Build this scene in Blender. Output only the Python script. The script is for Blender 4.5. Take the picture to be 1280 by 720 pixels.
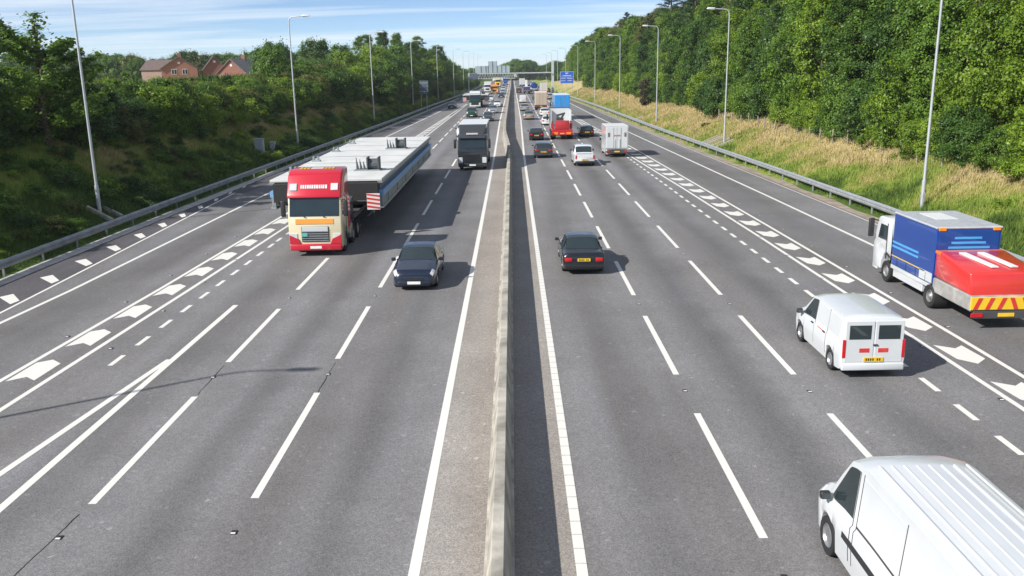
import bpy, bmesh, math, random
import numpy as np
from mathutils import Vector, Matrix

for o in list(bpy.data.objects):
    bpy.data.objects.remove(o)
scene = bpy.context.scene
COL = scene.collection
R = math.radians

# ------------------------------------------------------------------ camera
F_PX, PITCH, YAW, ROLL, CAM_H = 1101.18, .2463, -.0037, -.0173, 8.614
_cp, _sp, _cy, _sy = math.cos(PITCH), math.sin(PITCH), math.cos(YAW), math.sin(YAW)
fwd = Vector((_sy*_cp, _cy*_cp, -_sp))
r0 = Vector((_cy, -_sy, 0))
u0 = r0.cross(fwd)
rgt = math.cos(ROLL)*r0 + math.sin(ROLL)*u0
upv = rgt.cross(fwd)
cd = bpy.data.cameras.new('camera')
cam = bpy.data.objects.new('camera', cd)
COL.objects.link(cam)
cam.matrix_world = Matrix(((rgt.x, upv.x, -fwd.x, 0), (rgt.y, upv.y, -fwd.y, 0),
                           (rgt.z, upv.z, -fwd.z, CAM_H), (0, 0, 0, 1)))
cd.sensor_width = 36.0
cd.lens = F_PX/1280*36
cd.clip_start = .1
cd.clip_end = 6000
scene.camera = cam

# ------------------------------------------------------------------ sky, sun, exposure
SUN_DIR = Vector((-.844, -.536, 0)).normalized()      # horizontal direction towards the sun
SUN_EL = R(36)
scene.world = bpy.data.worlds.new('World')
scene.world.use_nodes = True
nt = scene.world.node_tree
nt.nodes.clear()
N = nt.nodes.new
out = N('ShaderNodeOutputWorld'); bg = N('ShaderNodeBackground'); sky = N('ShaderNodeTexSky')
sky.sky_type = 'NISHITA'; sky.sun_disc = False
sky.sun_elevation = SUN_EL
sky.sun_rotation = math.atan2(SUN_DIR.x, SUN_DIR.y)
sky.air_density = .5; sky.dust_density = 0; sky.ozone_density = 3.0
bg.inputs['Strength'].default_value = .095
geo = N('ShaderNodeTexCoord')
sep = N('ShaderNodeSeparateXYZ'); nt.links.new(geo.outputs['Generated'], sep.inputs[0])
mx = N('ShaderNodeMath'); mx.operation = 'MAXIMUM'; mx.inputs[1].default_value = 0.0
nt.links.new(sep.outputs['Z'], mx.inputs[0])
ad = N('ShaderNodeMath'); ad.operation = 'ADD'; ad.inputs[1].default_value = .06
nt.links.new(mx.outputs[0], ad.inputs[0])
dx = N('ShaderNodeMath'); dx.operation = 'DIVIDE'; nt.links.new(sep.outputs['X'], dx.inputs[0]); nt.links.new(ad.outputs[0], dx.inputs[1])
dy = N('ShaderNodeMath'); dy.operation = 'DIVIDE'; nt.links.new(sep.outputs['Y'], dy.inputs[0]); nt.links.new(ad.outputs[0], dy.inputs[1])
cmb = N('ShaderNodeCombineXYZ'); nt.links.new(dx.outputs[0], cmb.inputs[0]); nt.links.new(dy.outputs[0], cmb.inputs[1])
mp = N('ShaderNodeMapping'); mp.inputs['Rotation'].default_value = (0, 0, R(-14)); mp.inputs['Scale'].default_value = (.22, .85, 1)
nt.links.new(cmb.outputs[0], mp.inputs[0])
cn = N('ShaderNodeTexNoise'); cn.inputs['Scale'].default_value = 1.0; cn.inputs['Detail'].default_value = 7; cn.inputs['Roughness'].default_value = .58
cn.inputs['Distortion'].default_value = .5
nt.links.new(mp.outputs[0], cn.inputs['Vector'])
cr = N('ShaderNodeValToRGB'); cr.color_ramp.elements[0].position = .40; cr.color_ramp.elements[1].position = .62
cr.color_ramp.elements[0].color = (0, 0, 0, 1); cr.color_ramp.elements[1].color = (.60, .60, .60, 1)
nt.links.new(cn.outputs['Fac'], cr.inputs[0])
mix = N('ShaderNodeMixRGB'); mix.inputs[2].default_value = (7.6, 8.1, 8.6, 1)
nt.links.new(cr.outputs[0], mix.inputs[0]); nt.links.new(sky.outputs[0], mix.inputs[1])
nt.links.new(mix.outputs[0], bg.inputs['Color']); nt.links.new(bg.outputs[0], out.inputs[0])

sl = bpy.data.lights.new('sun', 'SUN')
sl.energy = 4.6; sl.angle = R(.53); sl.color = (1, .965, .905)
so = bpy.data.objects.new('sun', sl); COL.objects.link(so)
sdir = Vector((SUN_DIR.x*math.cos(SUN_EL), SUN_DIR.y*math.cos(SUN_EL), math.sin(SUN_EL)))
so.rotation_euler = sdir.to_track_quat('Z', 'Y').to_euler()
so.location = (-30, -30, 60)

vs = scene.view_settings
vs.view_transform = 'Standard'; vs.look = 'None'; vs.gamma = 1; vs.use_curve_mapping = False
vs.exposure = .48

# ------------------------------------------------------------------ materials
MATS = {}
def mat(name, col, rough=.6, metal=0., var=.12, scale=6., coat=0., bump=0., spec=.5, trans=None, emit=None):
    if name in MATS: return MATS[name]
    m = bpy.data.materials.new(name); m.use_nodes = True
    t = m.node_tree; p = t.nodes['Principled BSDF']
    p.inputs['Roughness'].default_value = rough; p.inputs['Metallic'].default_value = metal
    p.inputs['Specular IOR Level'].default_value = spec
    if coat:
        p.inputs['Coat Weight'].default_value = coat; p.inputs['Coat Roughness'].default_value = .04
    tc = t.nodes.new('ShaderNodeTexCoord')
    n = t.nodes.new('ShaderNodeTexNoise'); n.inputs['Scale'].default_value = scale; n.inputs['Detail'].default_value = 5
    t.links.new(tc.outputs['Object'], n.inputs['Vector'])
    rp = t.nodes.new('ShaderNodeValToRGB')
    a = [max(0, c*(1-var)) for c in col]; b = [min(1, c*(1+var)) for c in col]
    rp.color_ramp.elements[0].position = .3; rp.color_ramp.elements[1].position = .7
    rp.color_ramp.elements[0].color = (*a, 1); rp.color_ramp.elements[1].color = (*b, 1)
    t.links.new(n.outputs['Fac'], rp.inputs[0]); t.links.new(rp.outputs[0], p.inputs['Base Color'])
    if bump:
        bp = t.nodes.new('ShaderNodeBump'); bp.inputs['Strength'].default_value = bump; bp.inputs['Distance'].default_value = .02
        n2 = t.nodes.new('ShaderNodeTexNoise'); n2.inputs['Scale'].default_value = scale*8; n2.inputs['Detail'].default_value = 3
        t.links.new(tc.outputs['Object'], n2.inputs['Vector'])
        t.links.new(n2.outputs['Fac'], bp.inputs['Height']); t.links.new(bp.outputs[0], p.inputs['Normal'])
    if emit:
        p.inputs['Emission Color'].default_value = (*emit[0], 1); p.inputs['Emission Strength'].default_value = emit[1]
    MATS[name] = m
    return m
def paint(name, col, rough=.28, metal=0.): return mat('paint_'+name, col, rough, metal, .03, 2., coat=.7)

GLASS = mat('glass_dark', (.024, .036, .040), .04, 0, .1, 2., spec=.8)
RUBBER = mat('rubber', (.02, .02, .02), .8)
PLASTIC = mat('black_plastic', (.025, .025, .027), .5)
STEEL = mat('wheel_alloy', (.45, .45, .46), .35, .8)
GALV = mat('galvanised_steel', (.42, .44, .45), .5, .55, .15, 3.)
LAMP_W = mat('lamp_clear', (.75, .77, .78), .12, .3)
LAMP_R = mat('lamp_red', (.5, .015, .02), .15)
LAMP_O = mat('lamp_amber', (.8, .25, .02), .2)
PLATE_W = mat('plate_white', (.8, .8, .78), .4)
PLATE_Y = mat('plate_yellow', (.8, .5, .03), .4)
CHASSIS = mat('chassis_grey', (.06, .06, .062), .7)
INK = mat('ink', (.02, .02, .02), .6)

# ------------------------------------------------------------------ mesh builder
class MB:
    def __init__(s): s.v = []; s.f = []; s.m = []
    def add(s, vs, fs, m=0):
        k = len(s.v); s.v += [tuple(v) for v in vs]; s.f += [tuple(i+k for i in f) for f in fs]; s.m += [m]*len(fs); return s
    def box(s, x0, x1, y0, y1, z0, z1, m=0):
        return s.add([(x0,y0,z0),(x1,y0,z0),(x1,y1,z0),(x0,y1,z0),(x0,y0,z1),(x1,y0,z1),(x1,y1,z1),(x0,y1,z1)],
                     [(0,3,2,1),(4,5,6,7),(0,1,5,4),(1,2,6,5),(2,3,7,6),(3,0,4,7)], m)
    def prism(s, poly, x0, x1, m=0):          # (y,z) outline extruded along x
        n = len(poly)
        v = [(x0,y,z) for y,z in poly]+[(x1,y,z) for y,z in poly]
        return s.add(v, [tuple(range(n)), tuple(range(2*n-1, n-1, -1))]+[(i, i+n, (i+1)%n+n, (i+1)%n) for i in range(n)], m)
    def prismy(s, poly, y0, y1, m=0):         # (x,z) outline extruded along y
        n = len(poly)
        v = [(x,y0,z) for x,z in poly]+[(x,y1,z) for x,z in poly]
        return s.add(v, [tuple(range(n)), tuple(range(2*n-1, n-1, -1))]+[(i, i+n, (i+1)%n+n, (i+1)%n) for i in range(n)], m)
    def tube(s, pts, rad, n=8, m=0):
        pts = [Vector(p) for p in pts]; rings = []
        if not hasattr(rad, '__len__'): rad = [rad]*len(pts)
        v = []
        for i, p in enumerate(pts):
            d = (pts[min(i+1, len(pts)-1)]-pts[max(i-1, 0)]).normalized()
            a = d.orthogonal().normalized() if i == 0 else (a-d*a.dot(d)).normalized()
            b = d.cross(a)
            for k in range(n):
                t = 2*math.pi*k/n; v.append(p+rad[i]*(math.cos(t)*a+math.sin(t)*b))
        f = [(i*n+k, i*n+(k+1)%n, (i+1)*n+(k+1)%n, (i+1)*n+k) for i in range(len(pts)-1) for k in range(n)]
        f += [tuple(range(n-1, -1, -1)), tuple((len(pts)-1)*n+k for k in range(n))]
        return s.add(v, f, m)
    def slab(s, q, th, m=0):                  # plate from corners (list), thickness along its normal
        q = [Vector(p) for p in q]; n = (q[1]-q[0]).cross(q[2]-q[0]).normalized()*th; k = len(q)
        v = [p-n for p in q]+[p+n for p in q]
        return s.add(v, [tuple(range(k-1, -1, -1)), tuple(range(k, 2*k))]+[(i, (i+1)%k, (i+1)%k+k, i+k) for i in range(k)], m)
    def mesh(s, name, mats, bevel=0., seg=1, smooth=None):
        me = bpy.data.meshes.new(name); me.from_pydata(s.v, [], s.f)
        if not isinstance(mats, (list, tuple)): mats = [mats]
        for q in mats: me.materials.append(q)
        if len(mats) > 1: me.polygons.foreach_set('material_index', s.m)
        bm = bmesh.new(); bm.from_mesh(me)
        bmesh.ops.recalc_face_normals(bm, faces=bm.faces)
        if bevel:
            ed = [e for e in bm.edges if len(e.link_faces) == 2 and e.calc_face_angle(0) > .5]
            bmesh.ops.bevel(bm, geom=ed, offset=bevel, segments=seg, affect='EDGES', profile=.5, clamp_overlap=True)
        bm.to_mesh(me); bm.free()
        if smooth is not None:
            me.polygons.foreach_set('use_smooth', [True]*len(me.polygons)); me.set_sharp_from_angle(angle=R(smooth))
        return me
    def build(s, name, mats, parent=None, bevel=0., seg=1, smooth=None, loc=None, kind=None):
        o = link(name, s.mesh(name, mats, bevel, seg, smooth), parent)
        if loc: o.location = loc
        if kind: o['kind'] = kind
        return o
def link(name, me, parent=None):
    o = bpy.data.objects.new(name, me); COL.objects.link(o)
    if parent: o.parent = parent
    return o
def thing(name, label, cat, loc=(0,0,0), rz=0, group=None):
    o = bpy.data.objects.new(name, None); COL.objects.link(o)
    o.location = loc; o.rotation_euler = (0,0,rz); o.empty_display_size = .3
    return tag(o, label, cat, group)
def tag(o, label, cat, group=None):
    o['label'] = label; o['category'] = cat
    if group: o['group'] = group
    return o
def structure(o): o['kind'] = 'structure'; return o
def interp(tab, y): return float(np.interp(y, [a for a, b in tab], [b for a, b in tab]))

# ------------------------------------------------------------------ road alignment (measured on the ground plane, metres)
BAR_R = [(-60,20.6),(35,20.6),(46,20.8),(70,20.2),(86,19.6),(112,18.8),(180,17.5),(285,14.2),(400,13),(1200,13)]
BAR_L = [(-60,-22.6),(37,-22.46),(54,-22.0),(88,-20.9),(144,-19.1),(199,-17.7),(265,-15.6),(300,-14.6),(400,-13.6),(1200,-13.6)]
def barR(y): return interp(BAR_R, y)
def barL(y): return interp(BAR_L, y)
PROF_L = [(-2,-.04),(0,.02),(1,.25),(8,3.9),(12,5.3),(20,6.0),(60,6.2),(4000,6.2)]
PROF_R = [(-2,-.04),(0,.02),(1,.2),(2,.6),(5.5,2.1),(7,2.9),(12,5),(25,8),(60,9),(4000,9)]
def bank(y): return interp([(300,1.),(430,.35),(1200,.3)], y)
def gz(x, y):
    if x < barL(y): return interp(PROF_L, barL(y)-x)*bank(y)+.12*math.sin(y*.31+x)*min(1, max(0, barL(y)-x-2)/3)
    if x > barR(y): return interp(PROF_R, x-barR(y))*bank(y)+.12*math.sin(y*.27+x*1.3)*min(1, max(0, x-barR(y)-2)/3)
    return 0.
YS = [-60,-30,0,10,20,30,35,40,46,50,54,60,65,70,78,86,94,102,112,125,144,160,180,199,220,240,265,285,300,330,360,400,460,520,600,700,850,1200]
def strip(name, fl, fr, mats, z=0., parent=None, ys=YS, y0=-60, y1=1200):
    ys = [y0]+[y for y in ys if y0 < y < y1]+[y1]
    b = MB(); v = []; f = []
    for i, y in enumerate(ys):
        v += [(fl(y), y, z), (fr(y), y, z)]
        if i: f.append((2*i-2, 2*i-1, 2*i+1, 2*i))
    b.add(v, f)
    return b.build(name, mats, parent)

# ------------------------------------------------------------------ surface materials
def asphalt(name, base, tint=None, wear=True, dark=1.):
    m = bpy.data.materials.new(name); m.use_nodes = True
    t = m.node_tree; p = t.nodes['Principled BSDF']; L = t.links.new; NN = t.nodes.new
    p.inputs['Roughness'].default_value = .78; p.inputs['Specular IOR Level'].default_value = .35
    tc = NN('ShaderNodeTexCoord')
    sp = NN('ShaderNodeSeparateXYZ'); L(tc.outputs['Object'], sp.inputs[0])
    big = NN('ShaderNodeTexNoise'); big.inputs['Scale'].default_value = 1.; big.inputs['Detail'].default_value = 6
    mp = NN('ShaderNodeMapping'); mp.inputs['Scale'].default_value = (.55, .035, 1); L(tc.outputs['Object'], mp.inputs[0]); L(mp.outputs[0], big.inputs['Vector'])
    blot = NN('ShaderNodeTexNoise'); blot.inputs['Scale'].default_value = .35; blot.inputs['Detail'].default_value = 7; L(tc.outputs['Object'], blot.inputs['Vector'])
    fine = NN('ShaderNodeTexNoise'); fine.inputs['Scale'].default_value = 38; fine.inputs['Detail'].default_value = 4; fine.inputs['Roughness'].default_value = .8; L(tc.outputs['Object'], fine.inputs['Vector'])
    vor = NN('ShaderNodeTexVoronoi'); vor.inputs['Scale'].default_value = 42; L(tc.outputs['Object'], vor.inputs['Vector'])
    def ramp(src, a, b, lo, hi):
        r = NN('ShaderNodeMapRange'); r.inputs[1].default_value = a; r.inputs[2].default_value = b; r.inputs[3].default_value = lo; r.inputs[4].default_value = hi; L(src, r.inputs[0]); return r.outputs[0]
    def mul(a, b):
        q = NN('ShaderNodeMath'); q.operation = 'MULTIPLY'; L(a, q.inputs[0]); L(b, q.inputs[1]); return q.outputs[0]
    f = mul(ramp(big.outputs['Fac'], .3, .7, .82, 1.18), ramp(fine.outputs['Fac'], .3, .7, .6, 1.42))
    f = mul(f, ramp(blot.outputs['Fac'], .3, .7, .9, 1.1))
    vs_ = NN('ShaderNodeSeparateColor'); L(vor.outputs['Color'], vs_.inputs[0])
    f = mul(f, ramp(vs_.outputs[0], 0., 1., .74, 1.26))
    v2 = NN('ShaderNodeTexVoronoi'); v2.inputs['Scale'].default_value = 11; L(tc.outputs['Object'], v2.inputs['Vector'])
    vs2 = NN('ShaderNodeSeparateColor'); L(v2.outputs['Color'], vs2.inputs[0])
    f = mul(f, ramp(vs2.outputs[0], 0., 1., .94, 1.06))
    f = mul(f, ramp(vs2.outputs[1], .985, 1., 1., 1.4))
    if wear:   # oil-darkened lane centres and polished wheel paths, as a ramp over x
        cr = NN('ShaderNodeValToRGB'); cr.color_ramp.interpolation = 'EASE'
        xs = [(-19.5,.98),(-16.6,.9),(-14.4,1.03),(-13,1.04),(-11.6,1.08),(-10.4,.94),(-9,1.06),(-7.9,1.08),(-7,.9),(-6.1,1.08),(-5.4,1.02),(-4.4,1.06),(-3.6,.88),(-2.7,1.05),(-1.2,1.2),
              (0.6,1.05),(1.6,1.1),(2.8,.93),(3.9,1.06),(5,1.12),(6.3,.82),(7.4,1.12),(8.5,1.1),(9.6,.84),(10.7,1.05),(13,1.02),(15.6,.9),(18.4,1.08)]
        xs = sorted(xs)
        el = cr.color_ramp.elements
        while len(el) < len(xs): el.new(.5)
        for e, (x, v) in zip(el, xs): e.position = (x+22)/44; v = 1+(v-1)*1.45; e.color = (v*.6, v*.6, v*.6, 1)
        xm = NN('ShaderNodeMapRange'); xm.inputs[1].default_value = -22; xm.inputs[2].default_value = 22; L(sp.outputs['X'], xm.inputs[0])
        wob = NN('ShaderNodeMath'); wob.operation = 'MULTIPLY_ADD'; wob.inputs[1].default_value = .018; L(blot.outputs['Fac'], wob.inputs[0]); L(xm.outputs[0], wob.inputs[2])
        sb = NN('ShaderNodeMath'); sb.operation = 'SUBTRACT'; sb.inputs[1].default_value = .009; L(wob.outputs[0], sb.inputs[0])
        L(sb.outputs[0], cr.inputs[0])
        w = NN('ShaderNodeMath'); w.operation = 'DIVIDE'; w.inputs[1].default_value = .6; L(cr.outputs[0], w.inputs[0])
        f = mul(f, w.outputs[0])
    col = NN('ShaderNodeMixRGB'); col.blend_type = 'MULTIPLY'; col.inputs[0].default_value = 1
    hue = NN('ShaderNodeMixRGB'); hue.inputs[1].default_value = (base[0]*1.08, base[1], base[2]*.92, 1); hue.inputs[2].default_value = (base[0]*.93, base[1]*1., base[2]*1.10, 1)
    L(big.outputs['Fac'], hue.inputs[0]); L(hue.outputs[0], col.inputs[1])
    L(f, col.inputs[2])
    L(col.outputs[0], p.inputs['Base Color'])
    bp = NN('ShaderNodeBump'); bp.inputs['Strength'].default_value = .35; bp.inputs['Distance'].default_value = .01; L(fine.outputs['Fac'], bp.inputs['Height']); L(bp.outputs[0], p.inputs['Normal'])
    return m
ASPH = asphalt('asphalt', (.168, .163, .160))
ASPH_MARGIN = asphalt('asphalt_margin', (.285, .258, .228), wear=False)
ASPH_SHADE = asphalt('asphalt_strip_shaded', (.095, .090, .096), wear=False)  # hard strip darker than the road: the hedge's shade put into its colour
def line_paint():
    m = mat('road_paint', (.78, .76, .72), .6, 0, .06, 30.)
    t = m.node_tree; p = t.nodes['Principled BSDF']
    tc = t.nodes.new('ShaderNodeTexCoord'); n = t.nodes.new('ShaderNodeTexNoise'); n.inputs['Scale'].default_value = 9; n.inputs['Detail'].default_value = 8; n.inputs['Roughness'].default_value = .75
    t.links.new(tc.outputs['Object'], n.inputs['Vector'])
    rp = t.nodes.new('ShaderNodeValToRGB'); rp.color_ramp.elements[0].position = .27; rp.color_ramp.elements[0].color = (.30, .29, .27, 1)
    rp.color_ramp.elements[1].position = .36; rp.color_ramp.elements[1].color = (.72, .70, .65, 1)
    t.links.new(n.outputs['Fac'], rp.inputs[0]); t.links.new(rp.outputs[0], p.inputs['Base Color'])
    return m
PAINT = line_paint()
CONC = mat('concrete', (.36, .335, .285), .85, 0, .42, 1.7, bump=.4)
CONC_G = mat('concrete_grey', (.46, .44, .41), .85, 0, .3, 2., bump=.4)

def grass_material(name, blades):
    m = bpy.data.materials.new(name); m.use_nodes = True
    t = m.node_tree; p = t.nodes['Principled BSDF']; L = t.links.new; NN = t.nodes.new
    p.inputs['Roughness'].default_value = .75; p.inputs['Specular IOR Level'].default_value = .2
    tc = NN('ShaderNodeTexCoord'); sp = NN('ShaderNodeSeparateXYZ'); L(tc.outputs['Object'], sp.inputs[0])
    n1 = NN('ShaderNodeTexNoise'); n1.inputs['Scale'].default_value = .22; n1.inputs['Detail'].default_value = 5; L(tc.outputs['Object'], n1.inputs['Vector'])
    n2 = NN('ShaderNodeTexNoise'); n2.inputs['Scale'].default_value = 1.6; n2.inputs['Detail'].default_value = 6; L(tc.outputs['Object'], n2.inputs['Vector'])
    # dry straw grass grows high on the right-hand bank; the foot of it is mown and green
    z = NN('ShaderNodeMapRange'); z.inputs[1].default_value = .2; z.inputs[2].default_value = 3.0; z.inputs[3].default_value = -.22; z.inputs[4].default_value = .20; L(sp.outputs['Z'], z.inputs[0])
    yy = NN('ShaderNodeMapRange'); yy.inputs[1].default_value = 35; yy.inputs[2].default_value = 110; yy.inputs[3].default_value = -.06; yy.inputs[4].default_value = .16; L(sp.outputs['Y'], yy.inputs[0])
    side = NN('ShaderNodeMapRange'); side.inputs[1].default_value = -5; side.inputs[2].default_value = 5; side.inputs[3].default_value = -.16; side.inputs[4].default_value = .08; L(sp.outputs['X'], side.inputs[0])
    def add(a, b):
        q = NN('ShaderNodeMath'); q.operation = 'ADD'; L(a, q.inputs[0]); L(b, q.inputs[1]); return q.outputs[0]
    f = add(add(add(n1.outputs['Fac'], z.outputs[0]), yy.outputs[0]), side.outputs[0])
    md = NN('ShaderNodeMath'); md.operation = 'MULTIPLY_ADD'; md.inputs[1].default_value = .45; L(n2.outputs['Fac'], md.inputs[0]); L(f, md.inputs[2])
    r = NN('ShaderNodeValToRGB')
    e = r.color_ramp.elements
    e[0].position = .56; e[0].color = (.075, .125, .022, 1)
    e[1].position = 1.05; e[1].color = (.46, .37, .18, 1)
    q = e.new(.70); q.color = (.21, .285, .045, 1)
    q = e.new(.86); q.color = (.34, .31, .10, 1)
    L(md.outputs[0], r.inputs[0])
    colr = r.outputs[0]
    if blades:
        at = NN('ShaderNodeAttribute'); at.attribute_name = 'tint'
        mm = NN('ShaderNodeMixRGB'); mm.blend_type = 'MULTIPLY'; mm.inputs[0].default_value = 1; L(colr, mm.inputs[1])
        mr = NN('ShaderNodeMapRange'); mr.inputs[3].default_value = .7; mr.inputs[4].default_value = 1.3; L(at.outputs['Fac'], mr.inputs[0]); L(mr.outputs[0], mm.inputs[2]); colr = mm.outputs[0]
    L(colr, p.inputs['Base Color'])
    if not blades:
        bp = NN('ShaderNodeBump'); bp.inputs['Strength'].default_value = 1; bp.inputs['Distance'].default_value = .12
        n3 = NN('ShaderNodeTexNoise'); n3.inputs['Scale'].default_value = 7; n3.inputs['Detail'].default_value = 5; L(tc.outputs['Object'], n3.inputs['Vector'])
        L(n3.outputs['Fac'], bp.inputs['Height']); L(bp.outputs[0], p.inputs['Normal'])
    return m
GROUND = grass_material('grass_ground', False)
BLADE = grass_material('grass_blade', True)

def leaf_material(name, dark, light, rough=.45):
    m = bpy.data.materials.new(name); m.use_nodes = True
    t = m.node_tree; L = t.links.new; NN = t.nodes.new
    p = t.nodes['Principled BSDF']; p.inputs['Roughness'].default_value = rough; p.inputs['Specular IOR Level'].default_value = .35
    at = NN('ShaderNodeAttribute'); at.attribute_name = 'tint'
    oi = NN('ShaderNodeObjectInfo')
    ad = NN('ShaderNodeMath'); ad.operation = 'MULTIPLY_ADD'; ad.inputs[1].default_value = .5; L(oi.outputs['Random'], ad.inputs[0])
    s2 = NN('ShaderNodeMath'); s2.operation = 'MULTIPLY'; s2.inputs[1].default_value = .75; L(at.outputs['Fac'], s2.inputs[0]); L(s2.outputs[0], ad.inputs[2])
    r = NN('ShaderNodeValToRGB'); r.color_ramp.elements[0].color = (*dark, 1); r.color_ramp.elements[1].color = (*light, 1)
    r.color_ramp.elements[0].position = .15; r.color_ramp.elements[1].position = 1.
    L(ad.outputs[0], r.inputs[0]); L(r.outputs[0], p.inputs['Base Color'])
    tr = NN('ShaderNodeBsdfTranslucent'); hs = NN('ShaderNodeHueSaturation'); hs.inputs['Value'].default_value = 1.5; hs.inputs['Hue'].default_value = .485
    L(r.outputs[0], hs.inputs['Color']); L(hs.outputs[0], tr.inputs['Color'])
    mx = NN('ShaderNodeMixShader'); mx.inputs[0].default_value = .33; L(p.outputs[0], mx.inputs[1]); L(tr.outputs[0], mx.inputs[2])
    L(mx.outputs[0], t.nodes['Material Output'].inputs['Surface'])
    return m
LEAF_MID = leaf_material('leaves_mid_green', (.048, .105, .012), (.15, .26, .030))
LEAF_DARK = leaf_material('leaves_dark_green', (.028, .070, .014), (.085, .165, .026))
LEAF_LIGHT = leaf_material('leaves_light_green', (.085, .165, .014), (.25, .36, .030))
LEAF_OLIVE = leaf_material('leaves_olive_green', (.062, .085, .018), (.19, .21, .05))
LEAF_PURPLE = leaf_material('leaves_dark_purple', (.030, .026, .018), (.075, .062, .035))
LEAF_PINE = leaf_material('needles_blue_green', (.018, .040, .022), (.05, .09, .045))
BARK = mat('bark', (.10, .075, .05), .9, 0, .35, 4., bump=.8)

# ------------------------------------------------------------------ ground, road, markings
def make_ground():
    us = [0,.6,1,2,3.2,4.4,5.5,7,8,10,12,16,20,25,35,60,120,300,900,2500]
    ys = sorted(set(YS+[float(y) for y in range(-55, 300, 5)]+[2500]))
    v = []; f = []
    nx = 2*len(us)+1
    for y in ys:
        for u in reversed(us): x = barL(y)-u; v.append((x, y, interp(PROF_L, u)*bank(y)+.12*math.sin(y*.31+x)*min(1, max(0, u-2)/3)))
        v.append((0, y, -.04))
        for u in us: x = barR(y)+u; v.append((x, y, interp(PROF_R, u)*bank(y)+.12*math.sin(y*.27+x*1.3)*min(1, max(0, u-2)/3)))
    # the strip under the road dips below it
    for i in range(len(v)):
        if 0 < v[i][2] < .021: v[i] = (v[i][0], v[i][1], -.012)
    for j in range(len(ys)-1):
        for i in range(nx-1): f.append((j*nx+i, j*nx+i+1, (j+1)*nx+i+1, (j+1)*nx+i))
    o = MB().add(v, f).build('ground', GROUND, smooth=60)
    return structure(o)
make_ground()
def kerbL(y): return barL(y)+.75
def edgeR(y): return barR(y)-.95
road = structure(strip('road', kerbL, edgeR, ASPH, 0.))

MARK_N = 0
def mark(pts, name='lane_marking', z=.004, parent=road):
    """one flat marking from ground corners, origin at its first corner"""
    x0, y0 = pts[0]
    b = MB().add([(x-x0, y-y0, 0) for x, y in pts], [tuple(range(len(pts)))])
    me = bpy.data.meshes.new(name); me.from_pydata(b.v, [], b.f); me.materials.append(PAINT)
    me.update()
    if me.polygons[0].normal.z < 0: me.flip_normals()
    o = link(name, me, parent); o.location = (x0, y0, z); return o
def pline(tab, w, name='edge_line', z=.004, y0=None, y1=None):
    y0 = tab[0][0] if y0 is None else y0; y1 = tab[-1][0] if y1 is None else y1
    return strip(name, lambda y: interp(tab, y)-w/2, lambda y: interp(tab, y)+w/2, PAINT, z, road,
                 sorted(set([t[0] for t in tab]+YS)), y0, y1)
L_EDGE = [(-60,-1.86),(90,-1.86),(148,-2.05),(250,-1.9),(370,-1.6),(1000,-1.6)]
R_EDGE = [(-60,1.085),(90,1.1),(148,1.4),(250,1.4),(370,1.35),(1000,1.35)]
# the margins beside the central wall are a browner, cleaner surface
def wallx(y): return interp([(-60,-.36),(86,-.36),(92,-.5),(108,-.95),(125,-1.05),(150,-1.0),(250,-.8),(370,-.45),(1200,-.45)], y)
structure(strip('central_margin', lambda y: interp(L_EDGE, y)+.06, lambda y: wallx(y), ASPH_MARGIN, .003))
structure(strip('central_margin', lambda y: wallx(y)-.01, lambda y: interp(R_EDGE, y)-.06, ASPH_MARGIN, .0035))
pline(L_EDGE, .20, z=.007); pline(R_EDGE, .20, z=.007)
rb = MB()
for i in range(70):
    y = 8+i*.5; rb.box(interp(R_EDGE, y)-.10, interp(R_EDGE, y)+.10, y, y+.03, .007, .018)
rb.build('edge_line_ribs', mat('rib_paint', (.50, .48, .45), .6), road, kind='stuff')
LSOL = [(-60,-18.9),(30,-18.5),(35,-18.25),(60,-17.85),(116,-16.45),(195,-14.3),(300,-12.2),(1000,-12)]
pline(LSOL, .18)
OUT = [(-60,-18.95),(31.7,-19.25),(35.5,-19.37),(64,-20.34)]
pline(OUT, .13, z=.0085)
structure(strip('hard_strip', lambda y: kerbL(y), lambda y: interp(OUT, y)-.05, ASPH_SHADE, .004, None, YS, -60, 64))
structure(strip('hard_strip', lambda y: kerbL(y), lambda y: interp(LSOL, y)-.9+min(0, -(100-min(100, y))*.025), ASPH_SHADE, .004, None, YS, 64.01, 300))
RSOL = [(-60,17.6),(40,17.24),(58,16.85),(116,15.28),(161,14.36),(205,13.7),(300,12),(1000,11.7)]
pline(RSOL, .19)
RTHIN = [(-60,19.7),(45,19.66),(66,19.1),(86,18.5),(112,17.7),(180,16.3)]
pline(RTHIN, .07)
GLR = [(-60,-14.9),(22,-13.71),(35,-13.29),(118,-11.25),(217,-10.75)]
GLL = [(-60,-16.4),(24,-15.02),(35,-14.58),(118,-12.5),(217,-11.0)]
pline(GLR, .17); pline(GLL, .17)
GRL = [(-60,13.2),(21,12.79),(27,12.7),(43,12.5),(62,12.08),(86,11.36),(155,10.0),(232,9.07)]
GRR = [(-60,14.5),(27,14.09),(47,13.77),(95,12.78),(136,11.4),(200,9.9),(232,9.25)]
pline(GRL, .16); pline(GRR, .16)
# merge line pair on the left
mark([(-10.55,-30),(-10.75,-30),(-10.72,32.3),(-10.52,32.3)])
mark([(-13.3,-5),(-13.5,-5),(-11.65,17.9),(-10.83,25.9),(-10.64,25.9),(-11.46,17.9)], z=.0055)
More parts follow.
